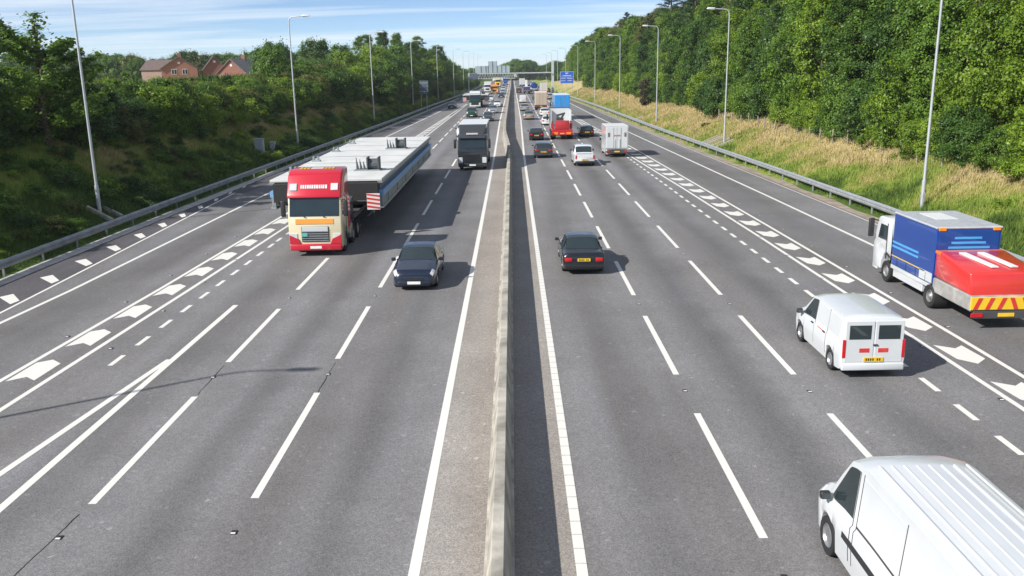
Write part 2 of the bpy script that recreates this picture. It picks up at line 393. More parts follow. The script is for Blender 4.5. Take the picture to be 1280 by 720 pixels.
# dashed lane lines: 6 m marks, 3 m gaps
def dashes(x, first, n, w=.17, length=6.1, period=9., xf=None, name='lane_dash'):
    b = MB().add([(-w/2,0,0),(w/2,0,0),(w/2,length,0),(-w/2,length,0)], [(0,1,2,3)])
    me = b.mesh(name, PAINT)
    for i in range(n):
        o = link(name, me, road); y = first+i*period
        o.location = ((xf(y) if xf else x), y, .0045)
dashes(4.56, 14.8-9*3, 36); dashes(7.87, 14.65-9*3, 34)
dashes(-5.49, 16.7-9*3, 36); dashes(-8.81, 16.55-9*3, 34)
dashes(0, 25.4, 10, .16, 1.0, 2.0, lambda y: -12.36, 'dot_mark')
dashes(0, 45.0, 20, .16, 1.0, 2.0, lambda y: interp([(45,-12.36),(85,-11.7)], y), 'dot_mark')
dashes(0, 14.2, 38, .17, 1.05, 1.99, lambda y: interp([(14,11.28),(45,11.25),(62,11.18),(90,10.9)], y), 'dot_mark')
# chevron blocks inside the two gores
CH_L = [(-.64,-.97),(-.60,.71),(-.24,.98),(.17,.59),(.15,-.92),(-.22,-.60)]
CH_R = [(-.45,.71),(.06,.34),(.38,.62),(.45,-.66),(.02,-1.1),(-.37,-.66)]
for i in range(45):
    y = 18.6+3.27*i
    c = (interp(GLR, y)+interp(GLL, y))/2; w = interp(GLR, y)-interp(GLL, y)
    if w > .45: mark([(c+a*w/1.32+.12, y+b-.05) for a, b in CH_L], 'chevron_block')
for i in range(58):
    y = 15.6+3.27*i
    c = (interp(GRR, y)+interp(GRL, y))/2; w = interp(GRR, y)-interp(GRL, y)
    if w > .3: mark([(c+a*w/1.36, y+b) for a, b in CH_R], 'chevron_block')
for i in range(12):
    y = 30.4+3.37*i; w = (interp(OUT, y)-kerbL(y))
    k = min(1, w/2.1); xr = interp(OUT, y)-.2
    mark([(xr-1.15*k, y+.35), (xr-.85*k, y+.85), (xr, y-.25), (xr-.06, y-.8)], 'hatch_block', .0075)
# road studs
stud_me = MB().box(-.06,.06,-.08,.08,0,.016).mesh('road_stud', PLASTIC, .008)
lens_me = MB().box(-.045,.045,-.02,.02,.0,.024).mesh('stud_lens', PLATE_W)
def stud(x, y):
    o = link('road_stud', stud_me, road); o.location = (x, y, .002)
    l = link('stud_lens', lens_me, o); l.location = (0, -.05, .002)
for i in range(-1, 9):
    stud(4.56, 22.5+9*i); stud(7.87, 22.3+9*i); stud(-5.49, 24.3+9*i); stud(-8.81, 24.2+9*i)
    stud(-13.1-.03*i, 22.6+4.5*i+9); stud(-15.2+.05*i, 24+4.5*i); stud(14.32-.02*i, 23.5+4.5*i); stud(12.58-.02*i, 21.5+4.5*i)
# tar-sealed cracks running along two lane joints
TAR = mat('tar', (.012, .012, .013), .5)
def crack(pts, w=.012):
    b = MB()
    random.seed(len(pts)); 
    q = []
    for (x0, y0), (x1, y1) in zip(pts, pts[1:]):
        n = max(2, int(abs(y1-y0)/.25))
        q += [(x0+(x1-x0)*k/n+random.gauss(0, .012), y0+(y1-y0)*k/n) for k in range(n)]
    v = []; f = []
    for i, (x, y) in enumerate(q):
        ww = w*random.uniform(.4, 1.3); v += [(x-ww, y, 0), (x+ww, y, 0)]
        if i: f.append((2*i-2, 2*i-1, 2*i+1, 2*i))
    o = b.add(v, f).build('crack', TAR, road); o.location = (0, 0, .0042)
crack([(-9.0,10),(-8.95,14),(-8.85,16.4)]); crack([(-8.8,22.8),(-8.82,25.5)]); crack([(-5.49,22.8),(-5.47,25.6)])

# concrete drainage channel along the left edge, slab by slab
def channel():
    root = structure(strip('drainage_channel', lambda y: barL(y)+.15, lambda y: kerbL(y)+.02, CONC_G, .006, None, YS, -60, 260))
    random.seed(4); y = 20.
    while y < 150:
        L = random.choice([2.2, 3., 3.6]); g = .05
        a0, b0, a1, b1 = barL(y)+.2, kerbL(y)+.05, barL(y+L-g)+.2, kerbL(y+L-g)+.05
        h = .03+random.uniform(0, .015)
        v = [(a0,y,h+.04),(b0,y,h),(b1,y+L-g,h),(a1,y+L-g,h+.04),(a0,y,0),(b0,y,0),(b1,y+L-g,0),(a1,y+L-g,0)]
        MB().add([(p[0]-a0, p[1]-y, p[2]) for p in v], [(0,1,2,3),(4,7,6,5),(0,4,5,1),(1,5,6,2),(2,6,7,3),(3,7,4,0)]).build('channel_slab', CONC_G, root, .01).location = (a0, y, .007)
        y += L
channel()
SOIL = mat('verge_soil', (.30, .24, .185), .95, 0, .3, 1.2, bump=.8)
structure(strip('verge', lambda y: edgeR(y)-.02, lambda y: barR(y)-.25+.16*math.sin(y*.7), SOIL, .012, None, sorted(set(YS+list(range(-40, 220, 2)))), -60, 400))

# ------------------------------------------------------------------ central concrete barrier
def central_barrier():
    root = thing('concrete_barrier', 'low tan concrete central barrier between the two carriageways', 'barrier', (0,0,0))
    prof = [(-.27,0),(-.27,.07),(-.215,.085),(-.20,.36),(-.115,.82),(-.105,.86),(.105,.86),(.115,.82),(.20,.36),(.215,.085),(.27,.07),(.27,0)]
    y = -60.
    while y < 86:      # cast sections with fine joints
        L = 6.
        b = MB().prismy(prof, 0, L-.015); b.build('wall_section', CONC, root, .008).location = (-.36, y, 0)
        y += L
    tall = MB(); v = []; f = []
    pr = [(-.30,0),(-.30,.1),(-.22,.42),(-.14,1.12),(.14,1.12),(.22,.42),(.30,.1),(.30,0)]
    ys = [86.05, 88, 90, 93, 97, 102, 108, 116, 125, 140, 160, 200, 250, 310, 370, 500, 700]
    n = len(pr)
    for i, y in enumerate(ys):
        for x, z in pr: v.append((wallx(y)+x, y, z))
        if i: f += [((i-1)*n+k, (i-1)*n+k+1, i*n+k+1, i*n+k) for k in range(n-1)]
    f += [tuple(range(n)), tuple(range(len(v)-1, len(v)-1-n, -1))]
    tall.add(v, f).build('tall_wall_section', CONC, root, smooth=30)
central_barrier()

# ------------------------------------------------------------------ crash barriers
def crash_barrier(fx, sgn, label, y0, y1, step, mtl):
    root = thing('crash_barrier', label, 'crash barrier')
    ys = list(np.arange(y0, 130, 4.))+list(np.arange(130, y1, 15.))
    pr = [(.0,.44),(.035,.47),(.075,.53),(.075,.58),(.02,.62),(.02,.66),(.075,.70),(.075,.76),(.035,.81),(0,.84)]
    pr = [(a, b-.06) for a, b in pr]
    pr2 = pr+[(a-.012, b) for a, b in reversed(pr)]
    v = []; f = []; n = len(pr2)
    for i, y in enumerate(ys):
        for a, z in pr2: v.append((fx(y)-sgn*a, y, z))
        if i: f += [((i-1)*n+k, (i-1)*n+(k+1)%n, i*n+(k+1)%n, i*n+k) for k in range(n)]
    MB().add(v, f).build('rail', mtl, root, smooth=40)
    post = MB().box(-.05,.05,-.03,.03,-.3,.76).mesh('post', mtl, .01)
    y = y0+1
    while y < min(y1, 240):
        o = link('post', post, root); o.location = (fx(y)+sgn*.07, y, 0); y += step
    return root
RAIL_L = mat('rail_left', (.30, .32, .33), .5, .5, .2, 1.5)
crash_barrier(barL, -1, 'grey steel crash barrier on posts below the dark left-hand bank', 8, 420, 3.2, RAIL_L)
crash_barrier(barR, 1, 'pale galvanised crash barrier on posts below the straw-coloured right-hand bank', 8, 420, 3.2, GALV)

# ------------------------------------------------------------------ lamp posts
POLE = mat('pole_grey', (.52, .54, .56), .5, .4, .1, 2.)
HEAD = mat('lantern', (.62, .63, .64), .4, .1)
def make_lamp(arm_sgn):
    b = MB().tube([(0,0,-.4),(0,0,1.6)], .115, 10); body = b.mesh('base_section', POLE, smooth=40)
    pts = [(0,0,1.6),(0,0,12.6),(arm_sgn*.08,0,12.95),(arm_sgn*.3,0,13.12),(arm_sgn*1.5,0,13.2)]
    shaft = MB().tube(pts, [.085,.06,.055,.05,.045], 10).mesh('shaft', POLE, smooth=40)
    h = MB()
    x0, x1 = sorted((arm_sgn*1.35, arm_sgn*2.25))
    h.add([(x0,-.16,13.16),(x1,-.12,13.2),(x1,.12,13.2),(x0,.16,13.16),(x0+.1,-.11,13.34),(x1-.15,-.08,13.32),(x1-.15,.08,13.32),(x0+.1,.11,13.34)],
          [(0,3,2,1),(4,5,6,7),(0,1,5,4),(1,2,6,5),(2,3,7,6),(3,0,4,7)])
    head = h.mesh('lantern', HEAD, .03, 2, 50)
    glass = MB().box(x0+.12,x1-.12,-.1,.1,13.1,13.165).mesh('lens', LAMP_W, .03, 2)
    door = MB().box(-.06,.06,-.125,-.1,.4,.95).mesh('access_door', POLE, .005)
    return body, shaft, head, glass, door
LAMPS = {1: make_lamp(1), -1: make_lamp(-1)}
def lamp_post(x, y, sgn, label, group, rz=0., lean=0.):
    r = thing('lamp_post', label, 'lamp post', (x, y, gz(x, y)), rz, group); r.rotation_euler.y = lean
    bd, sh, hd, gl, dr = LAMPS[sgn]
    link('base_section', bd, r); link('shaft', sh, r); h = link('lantern', hd, r); link('lens', gl, h); link('access_door', dr, r)
ordn = ['first', 'second', 'third', 'fourth', 'fifth', 'sixth', 'seventh', 'eighth', 'ninth', 'tenth', 'eleventh', 'twelfth']
for i, y in enumerate([14.6, 50.8, 94, 138, 183, 229, 272, 310, 345, 380, 420]):
    x = barL(y)-2.0+(.4 if y < 20 else 0)
    if i == 0: lab = 'grey lamp post left of the picture edge whose thin shadow crosses the left carriageway'
    else: lab = '%s lamp post along the left bank, counted from the near left edge' % ordn[i-1]
    lamp_post(x, y, 1, lab, 'lamp posts on the left bank')
for i, y in enumerate([48.5, 90, 127, 165, 203, 240, 275, 312, 350, 390]):
    lamp_post(barR(y)+1.9, y, -1, '%s lamp post along the right bank, counted from the near right edge' % ordn[i], 'lamp posts on the right bank')

# ------------------------------------------------------------------ sign gantry and signs
BLUE = mat('sign_blue', (.012, .11, .55), .45, 0, .04)
SIGN_BACK = mat('sign_back', (.40, .47, .50), .5, .2, .08, .6)
SIGN_DARK = mat('sign_back_dark', (.10, .13, .17), .6, .2, .1, .6)
WHITE = mat('white_paint', (.68, .68, .67), .45, 0, .05)
def gantry():
    Y = 285.
    r = thing('sign_gantry', 'grey steel gantry spanning the motorway far ahead, carrying sign backs', 'gantry', (0, Y, 0))
    lm = mat('gantry_steel', (.55, .58, .58), .5, .3)
    MB().box(-13.75,-13.4,-.2,.2,-.2,6.44).build('leg', lm, r, .02)
    MB().box(12.6,13.3,-.35,.35,-.2,10.2).build('leg', lm, r, .02)
    b = MB().box(-13.7,13.1,-.9,-.75,6.45,6.75).box(-13.7,13.1,.75,.9,6.45,6.75); b.build('beam', lm, r)
    b = MB().box(-13.6,1.2,-.9,-.78,4.95,5.1)
    for i in range(19):
        x = -13.5+i*.8; b.tube([(x,-.84,5.0),(x+.4,-.84,6.5)], .05, 5).tube([(x+.4,-.84,6.5),(x+.8,-.84,5.0)], .05, 5)
    b.build('truss', lm, r)
    MB().box(-13.6,1.2,-.7,.7,4.95,5.03).build('walkway', SIGN_DARK, r)
    for x0, x1, z0, z1 in [(-11.4,-9.6,6.8,8.9),(-9.5,-8.1,6.8,8.9),(-8.0,-7.4,6.8,8.9),(-7.3,-6.0,6.8,10.3),(-5.9,-4.6,6.8,10.3),(-4.5,-3.2,6.8,8.9),(-3.1,-1.9,6.8,8.9),(-1.8,-.6,6.8,8.9)]:
        MB().box(x0,x1,-.7,-.55,z0,z1).build('sign_panel', SIGN_BACK, r, .02)
        MB().box(x1,x1+.1,-.8,-.5,z0,z1+.1).build('panel_rib', SIGN_DARK, r)
    MB().box(-13.2,-10.9,-1.1,-.95,4.9,6.7).build('sign_panel', SIGN_DARK, r, .02)
    for x in (2.9, 5.0, 7.1, 9.2, 11.3):
        s = MB().box(x-.75,x+.75,-.75,-.45,5.25,6.35).build('signal_box', PLASTIC, r, .03)
        MB().box(x-.06,x+.06,-.7,-.5,6.35,6.5).build('bracket', lm, s)
    MB().box(.7,1.7,-.75,-.45,5.4,6.3).build('signal_box', WHITE, r, .03)
gantry()
def dir_sign():
    x0, x1, Y = 13.7, 17.5, 256.
    r = thing('direction_sign', 'blue motorway direction sign with white lettering on posts at the right', 'road sign', (x0, Y, 0))
    w = x1-x0; z0, z1 = 3.7, 7.0
    pn = MB().box(0,w,-.03,.03,z0,z1).build('panel', BLUE, r, .01)
    b = MB().box(.05,w-.05,-.036,-.031,z0+.05,z0+.12).box(.05,w-.05,-.036,-.031,z1-.12,z1-.05).box(.05,.12,-.036,-.031,z0+.13,z1-.13).box(w-.12,w-.05,-.036,-.031,z0+.13,z1-.13)
    b.build('border', WHITE, pn)
    for zz, a, c, h in [(6.35,1.5,2.3,.35),(5.75,.7,3.1,.3),(5.0,.3,1.6,.24),(5.0,2.0,3.5,.24),(4.35,.3,1.5,.24),(4.35,2.0,3.4,.24)]:
        random.seed(int(zz*10+a*3)); b = MB(); x = a
        while x < c:
            d = random.uniform(.12,.22); b.box(x, min(c, x+d), -.036, -.031, zz, zz+h*random.choice([.7,.7,1.])); x += d+.07
        b.build('lettering', WHITE, pn)
    MB().box(.3,w-.3,-.036,-.031,5.45,5.52).build('divider', WHITE, pn)
    for px in (.4, w-.4): MB().tube([(px,.1,-.3+gz(x0+px, Y)),(px,.1,z1)], .08, 8).build('post', POLE, r)
dir_sign()
def back_sign():
    Y = 186.; x0 = -16.9-2.2
    r = thing('road_sign', 'dark back of a small road sign on two posts, left verge', 'road sign', (x0, Y, 0))
    MB().box(0,1.9,-.03,.03,3.4,6.1).build('panel', SIGN_DARK, r, .01)
    for px in (.35, 1.5): MB().tube([(px,.09,-.3),(px,.09,6.0)], .06, 8).build('post', POLE, r)
    for z in (3.9, 4.8, 5.6): MB().box(.1,1.8,-.06,-.031,z,z+.08).build('rail', POLE, r)
back_sign()

# ------------------------------------------------------------------ small bank furniture
def cabinet(x, y, w, h, label):
    r = thing('roadside_cabinet', label, 'cabinet', (x, y, gz(x, y)-.05))
    m = mat('cabinet_grey', (.36, .40, .42), .5, .1)
    MB().box(-w/2,w/2,-.3,.3,0,h).build('housing', m, r, .02)
    MB().box(-w/2+.05,w/2-.05,-.315,-.3,.1,h-.1).build('door', m, r, .005)
    MB().box(-w/2-.04,w/2+.04,-.34,.34,h,h+.05).build('lid', m, r, .01)
    MB().box(-w/2-.08,w/2+.08,-.38,.38,-.35,0).build('plinth', CONC_G, r)
cabinet(barL(84)-2.9, 84, .8, 1.15, 'larger grey roadside cabinet on the left bank above the crash barrier')
cabinet(barL(86.5)-2.4, 86.5, .45, .95, 'smaller narrow grey cabinet beside the larger one on the left bank')
def lamp_apron(x, y, sgn, label, mtl, n=2, w=.18, l=1.6, gap=.9):
    r = thing('retaining_frame', label, 'retaining frame', (x, y, 0))
    for k in range(n):
        yy = (k-(n-1)/2)*gap
        xa, xb = x-sgn*.2, x+sgn*l
        za, zb = gz(xa, y)+.05, gz(xb, y)+.12
        MB().slab([(xa-x,yy-w/2,za),(xb-x,yy-w/2,zb),(xb-x,yy+w/2,zb),(xa-x,yy+w/2,za)], .16).build('side_wall', mtl, r, .02)
lamp_apron(barL(50.8)-1.3, 50.9, -1, 'pair of sloping concrete side walls round the foot of the near left lamp post', CONC, 2, .2, 1.2, 1.3)
lamp_apron(barR(90)+1.0, 90.4, 1, 'weathered wooden step frame round the second right lamp post', mat('weathered_wood', (.34, .31, .27), .9), 2, .2, 1.8, 1.6)
lamp_apron(barR(93.5)+.9, 94.3, 1, 'weathered wooden step frame just beyond the second right lamp post', MATS['weathered_wood'], 3, .2, 1.8, 1.1)
lamp_apron(barR(139)+.8, 139, 1, 'small wooden step frame on the straw bank before the third lamp post', MATS['weathered_wood'], 2, .18, 1.3, 1.0)
WOOD = mat('fence_wood', (.30, .26, .20), .9, 0, .3, 5.)
fence = thing('wood_fence', 'sparse line of wooden fence posts along the edge of the right-hand wood', 'fence')
random.seed(8)
for i in range(22):
    y = 54+i*2.9; x = barR(y)+5.6+random.uniform(-.15, .15)
    o = MB().tube([(0,0,-.3),(random.uniform(-.12,.12),random.uniform(-.1,.1),random.uniform(.95,1.25))], .06, 7).build('post', WOOD, fence); o.location = (x, y, gz(x, y))
for k, zz in enumerate((.45, .85)):
    pts = [(barR(y)+5.6, y, gz(barR(y)+5.6, y)+zz) for y in np.arange(54, 116, 2.9)]
    MB().tube(pts, .006, 4).build('wire', GALV, fence)

# ------------------------------------------------------------------ vegetation
def leaf_cloud(name, centers, radii, per, size, mtl, seed, up=.35, flat=.8, needles=False, ctint=None):
    """many leaf quads spread over clumps; each leaf is one folded-free rhombic face"""
    rg = np.random.default_rng(seed)
    C = np.repeat(np.asarray(centers, float), per, 0); Rr = np.repeat(np.asarray(radii, float), per)
    n = len(C)
    d = rg.normal(size=(n, 3)); d /= np.linalg.norm(d, axis=1)[:, None]
    rad = Rr*np.abs(rg.normal(0, .62, n)+.12)
    ax = np.repeat(rg.uniform(.7, 1.35, (len(centers), 3))*np.array([1, 1, flat]), per, 0)
    P = C+d*rad[:, None]*ax
    ctr = np.asarray(centers, float).mean(0)
    o = P-ctr; o /= np.linalg.norm(o, axis=1)[:, None]+1e-6
    nrm = .45*d+.55*o+rg.normal(size=(n, 3))*.55+np.array([0, 0, up]); nrm /= np.linalg.norm(nrm, axis=1)[:, None]
    a = np.cross(nrm, rg.normal(size=(n, 3))); a /= np.linalg.norm(a, axis=1)[:, None]+1e-9
    b = np.cross(nrm, a)
    s = size*rg.uniform(.6, 1.35, n)
    la = s[:, None]*.5*a; lb = s[:, None]*(.12 if needles else .30)*b
    V = np.empty((n, 4, 3)); V[:, 0] = P-la; V[:, 1] = P+lb-la*.1; V[:, 2] = P+la; V[:, 3] = P-lb-la*.1
    ct = rg.uniform(.1, .8, len(centers)) if ctint is None else np.asarray(ctint)
    T = np.clip(np.repeat(ct, per)+rg.normal(size=n)*.16, 0, 1)
    me = bpy.data.meshes.new(name)
    me.vertices.add(4*n); me.vertices.foreach_set('co', V.reshape(-1).astype(np.float32))
    me.loops.add(4*n); me.loops.foreach_set('vertex_index', np.arange(4*n, dtype=np.int32))
    me.polygons.add(n); me.polygons.foreach_set('loop_start', np.arange(0, 4*n, 4, dtype=np.int32))
    me.update(calc_edges=True)
    at = me.attributes.new('tint', 'FLOAT', 'FACE'); at.data.foreach_set('value', T.astype(np.float32))
    me.materials.append(mtl)
    return me

def trunk_mesh(name, h, r, spread, seed, n=7, base=.25):
    rg = random.Random(seed); b = MB()
    pts = [(0,0,-.4)]
    for k in range(1, 6): pts.append((rg.gauss(0, .03*h*k/5), rg.gauss(0, .03*h*k/5), h*k/5*.85))
    b.tube(pts, [r*1.25, r, r*.85, r*.65, r*.45, r*.2], 8)
    for k in range(n):
        z = h*(base+.55*k/n); a = rg.uniform(0, 6.28); l = spread*rg.uniform(.55, .95)
        i = min(4, int(z/(h*.85)*5)); q = Vector(pts[i]).lerp(Vector(pts[i+1]), .5); q.z = z
        e = q+Vector((math.cos(a)*l, math.sin(a)*l, l*rg.uniform(.35, .9)))
        m = q.lerp(e, .5)+Vector((0, 0, .12*l))
        b.tube([q, m, e], [r*.42, r*.26, r*.07], 6)
        for s in (-1, 1):
            e2 = m+Vector((math.cos(a+s*.9)*l*.5, math.sin(a+s*.9)*l*.5, l*.3)); b.tube([m, m.lerp(e2, .5)+Vector((0,0,.05)), e2], [r*.2, r*.12, r*.04], 5)
    return b.mesh(name, BARK, smooth=60)

def crown_clumps(n, rx, h0, h1, seed, cl=(.16, .30), low=.55, top=.35, lumps=7):
    """clump centres filling an uneven crown: wide in the middle, several lobes, ragged edge"""
    rg = np.random.default_rng(seed); c = []; r = []
    lob = [(rg.uniform(0, 6.28), rg.uniform(.15, .9), rg.uniform(.75, 1.22)) for _ in range(lumps)]
    while len(c) < n:
        t = rg.uniform(0, 1); a = rg.uniform(0, 6.28)
        w = low+(1-low)*math.sin(math.pi*min(1, t/.9)**.8) if t < .45 else (1-(1-top)*((t-.45)/.55)**1.7)
        m = 1.
        for la, lt, lk in lob:
            d = math.cos(a-la)*.5+.5; m += (lk-1)*max(0, d)*math.exp(-((t-lt)/.18)**2)*1.6
        rr = rx*w*m*math.sqrt(rg.uniform(.12, 1))
        c.append((rr*math.cos(a), rr*math.sin(a), h0+(h1-h0)*t)); r.append(rx*rg.uniform(*cl))
    return c, r

def tree_kind(kind, seed):
    rg = random.Random(seed)
    if kind == 'broad':
        h = 13.5; c, r = crown_clumps(190, 3.5, 1.0, h-.8, seed, (.13, .30), .75, .45, 10)
        return trunk_mesh('trunk', h, .24, 3.0, seed), lambda m: leaf_cloud('crown', c, r, 230, .26, m, seed), h
    if kind == 'tall':
        h = 16.; c, r = crown_clumps(200, 3.4, 1.6, h-.8, seed, (.13, .28), .6, .3, 11)
        return trunk_mesh('trunk', h, .26, 2.8, seed), lambda m: leaf_cloud('crown', c, r, 220, .27, m, seed), h
    if kind == 'bush':
        h = 4.; c, r = crown_clumps(110, 2.0, .1, h-.45, seed, (.15, .34), .9, .5, 10)
        return trunk_mesh('trunk', h*.8, .08, 1.4, seed, 5, .1), lambda m: leaf_cloud('crown', c, r, 210, .16, m, seed), h
    if kind == 'low':
        h = 1.6; c, r = crown_clumps(30, 1.1, .1, h-.3, seed, (.22, .4), 1., .6)
        return trunk_mesh('trunk', h*.7, .04, .7, seed, 4, .1), lambda m: leaf_cloud('crown', c, r, 170, .13, m, seed), h
    if kind == 'sapling':   # open tree with separate upswept leafy branches
        h = 7.5; c = []; r = []; b = MB(); q = random.Random(seed)
        b.tube([(0,0,-.4),(.1,0,2),(-.1,.1,4.5),(0,0,6.6)], [.16,.13,.09,.03], 8)
        for k in range(46):
            z = q.uniform(1.0, 5.6); a = q.uniform(0, 6.28); l = q.uniform(1.6, 3.6)*(1-.35*(z-1)/4.6)
            e = Vector((math.cos(a)*l, math.sin(a)*l, z+l*q.uniform(.3, .75))); s = Vector((0, 0, z)); m = s.lerp(e, .5)+Vector((0,0,-.1*l))
            b.tube([s, m, e], [.05,.032,.01], 5)
            for t in np.linspace(.3, 1.05, 7):
                p = s.lerp(m, t*2) if t < .5 else m.lerp(e, t*2-1); c.append(tuple(p)); r.append(.44*(1.25-t*.75))
        for z in np.linspace(4.6, 6.9, 9): c.append((q.uniform(-.2, .2), q.uniform(-.2, .2), z)); r.append(.5)
        return b.mesh('trunk', BARK, smooth=60), lambda mm: leaf_cloud('crown', c, r, 95, .17, mm, seed, .5), h
    if kind == 'pine':
        h = 17.; c = []; r = []; q = random.Random(seed); b = MB()
        b.tube([(0,0,-.5),(.1,0,6),(0,.1,12),(0,0,16.5)], [.28,.22,.13,.03], 8)
        for k in range(62):
            t = k/62; z = 4+12.6*t; a = k*2.4+q.uniform(-.3, .3); l = 3.4*(1-t)**.75*q.uniform(.7, 1.1)+.3
            e = Vector((math.cos(a)*l, math.sin(a)*l, z+l*.22)); s = Vector((0,0,z)); b.tube([s, e], [.06*(1-t)+.015, .01], 5)
            for u in np.linspace(.3, 1, 5): c.append(tuple(s.lerp(e, u))); r.append(.34+.22*(1-t))
        return b.mesh('trunk', BARK, smooth=60), lambda mm: leaf_cloud('crown', c, r, 95, .24, mm, seed, .2, .55, True), h

VAR = {}
def variant(kind, seed, mtl):
    k = (kind, seed)
    if k not in VAR: VAR[k] = [tree_kind(kind, seed), {}]
    (tm, fn, h), cr = VAR[k]
    if mtl.name not in cr:
        if cr:
            me = next(iter(cr.values())).copy(); me.materials.clear(); me.materials.append(mtl)
        else: me = fn(mtl)
        cr[mtl.name] = me
    return tm, cr[mtl.name], h
def plant(name, kind, seed, mtl, x, y, height, label, cat, group=None, rz=None, wide=1., dz=-.1):
    tm, cm, h = variant(kind, seed, mtl); s = height/h
    o = thing(name, label, cat, (x, y, gz(x, y)+dz), random.uniform(0, 6.28) if rz is None else rz, group)
    o.scale = (s*wide, s*wide, s)
    link('trunk', tm, o); link('crown', cm, o)
    return o
TONE = {'leaves_mid_green': 'mid-green', 'leaves_dark_green': 'dark green', 'leaves_light_green': 'bright green', 'leaves_olive_green': 'olive'}
def where(y, side):     # which pair of lamp posts it stands between, counted from the near edge of the picture
    ys = [50.8, 94, 138, 183, 229] if side < 0 else [48.5, 90, 127, 165, 203]
    k = sum(y > q for q in ys)
    if k == 0: return 'before the first lamp post'
    if k == len(ys): return 'beyond the fifth lamp post'
    c = ['one', 'two', 'three', 'four', 'five']
    return 'between lamp posts %s and %s' % (c[k-1], c[k])
random.seed(21)
# --- right-hand wood: edge shrubs, then rows of trees climbing the bank
GR = 'trees of the dense wood on the right-hand bank'
LR = 'leafy broadleaf tree in the dense sunlit wood on the right-hand bank'
y = 33.
i = 0
while y < 330:
    u = 8.6+random.uniform(-.6, 1.0)
    m = random.choice([LEAF_MID, LEAF_MID, LEAF_LIGHT, LEAF_DARK])
    h = random.uniform(9, 12.5)
    plant('broadleaf_tree', 'broad', random.choice([1, 2, 3]), m, barR(y)+u, y, h, '%s front-row tree in the right wood %s' % (TONE[m.name], where(y, 1)), 'tree', GR, wide=random.uniform(.85, 1.05))
    y += random.uniform(3.4, 5.0)*(1 if y < 160 else 1.6)
for u0, step, hh in ((13, 5.2, (12, 15)), (19, 6.5, (13, 16)), (27, 8.5, (13.5, 17))):
    y = 36. if u0 < 15 else 62. if u0 < 20 else 115.
    while y < 420:
        m = random.choice([LEAF_MID, LEAF_MID, LEAF_DARK, LEAF_OLIVE, LEAF_LIGHT])
        plant('broadleaf_tree', random.choice(['broad', 'tall', 'tall']), random.choice([1, 2, 3]), m, barR(y)+u0+random.uniform(-1.5, 1.5), y, random.uniform(*hh)*(1 if y > 90 else .95), '%s %s-row tree in the right wood %s' % (TONE[m.name], {13: 'second', 19: 'third', 27: 'back'}[u0], where(y, 1)), 'tree', GR)
        y += step*random.uniform(.8, 1.25)*(1 if y < 180 else 1.7)
y = 36.
while y < 270:      # shrubby front edge of the wood
    u = 6.5+random.uniform(-.5, .9)-(.5 if y < 60 else 0)
    plant('edge_shrub', 'bush', random.choice([1, 2, 3]), m := random.choice([LEAF_MID, LEAF_LIGHT, LEAF_LIGHT, LEAF_DARK]), barR(y)+u+.6, y, random.uniform(2.4, 5.0),
          '%s shrub edging the right wood %s' % (TONE[m.name], where(y, 1)), 'shrub', 'edge shrubs of the right-hand wood')
    y += random.uniform(1.7, 3.0)*(1 if y < 150 else 2)
plant('purple_shrub', 'bush', 2, LEAF_PURPLE, barR(152)+5.0, 152, 4.6, 'dark purple-brown round shrub standing alone on the straw bank at the right', 'shrub', wide=.85)
for (yy, uu, hh, lab) in ((150, 12, 20.5, 'dark blue-green pine rising above the right-hand wood, nearest of the pines'),
                          (176, 13, 20, 'dark pine rising above the wood, just beyond the nearest pine'),
                          (236, 14, 16.5, 'pointed dark pine top breaking the skyline of the right-hand wood farther off')):
    plant('pine_tree', 'pine', 1, LEAF_PINE, barR(yy)+uu, yy, hh, lab, 'tree')
# yellow-green young tree at the wood's edge
plant('young_tree', 'sapling', 2, LEAF_LIGHT, barR(62)+7.0, 62, 6.6, 'bright yellow-green young tree at the front edge of the right-hand wood', 'tree')

# --- left-hand bank: thick hedge of shrubs, trees behind
SKY_L = [(38,8.8),(60,9.2),(70,9.0),(80,8.55),(118,8.6),(130,9.8),(143,11.6),(165,11),(200,13),(250,14.5),(314,16)]   # height of the hedge tops along the bank
GL = 'shrubs of the thick hedge along the left-hand bank'
LL = 'dark leafy shrub in the thick shaded hedge on top of the left-hand bank'
for u0, step, hh in ((8.4, 2.6, (2.6, 4.2)), (11, 2.9, (3.2, 4.6)), (14, 3.4, (3.4, 4.8))):
    y = 38.
    while y < 290:
        far = 1 if y < 150 else 1.7
        h = random.uniform(*hh)*(1.0 if y < 110 else 1.3 if y < 170 else 1.8)
        h = max(1.8, min(h, (interp(SKY_L, y)-gz(barL(y)-u0, y))*random.uniform(.8, 1.02)))
        m = random.choice([LEAF_MID, LEAF_DARK, LEAF_MID, LEAF_OLIVE, LEAF_LIGHT])
        plant('hedge_shrub', 'bush', random.choice([1, 2, 3]), m, barL(y)-u0-random.uniform(-.7, .7)-(1.2 if y < 60 else 0), y, h, '%s %s-row shrub in the left hedge %s' % (TONE[m.name], {8.4: 'front', 11: 'middle', 14: 'back'}[u0], where(y, -1)), 'shrub', GL, wide=random.uniform(1.0, 1.35))
        y += step*far*random.uniform(.8, 1.3)
y = 165.
while y < 420:
    plant('hedge_shrub', 'bush', random.choice([1, 2, 3]), random.choice([LEAF_MID, LEAF_DARK, LEAF_OLIVE]), barL(y)-random.uniform(3.2, 6.5), y, random.uniform(2.2, 4.5), 'bushy shrub low on the left-hand bank farther along, towards the gantry', 'shrub', 'low shrubs towards the gantry', wide=random.uniform(1., 1.4))
    y += random.uniform(2.6, 5)
plant('spreading_tree', 'sapling', 1, LEAF_MID, -30.2, 58, 9.0, 'spreading tree with upswept leafy branches against the sky at the far left', 'tree', wide=1.3)
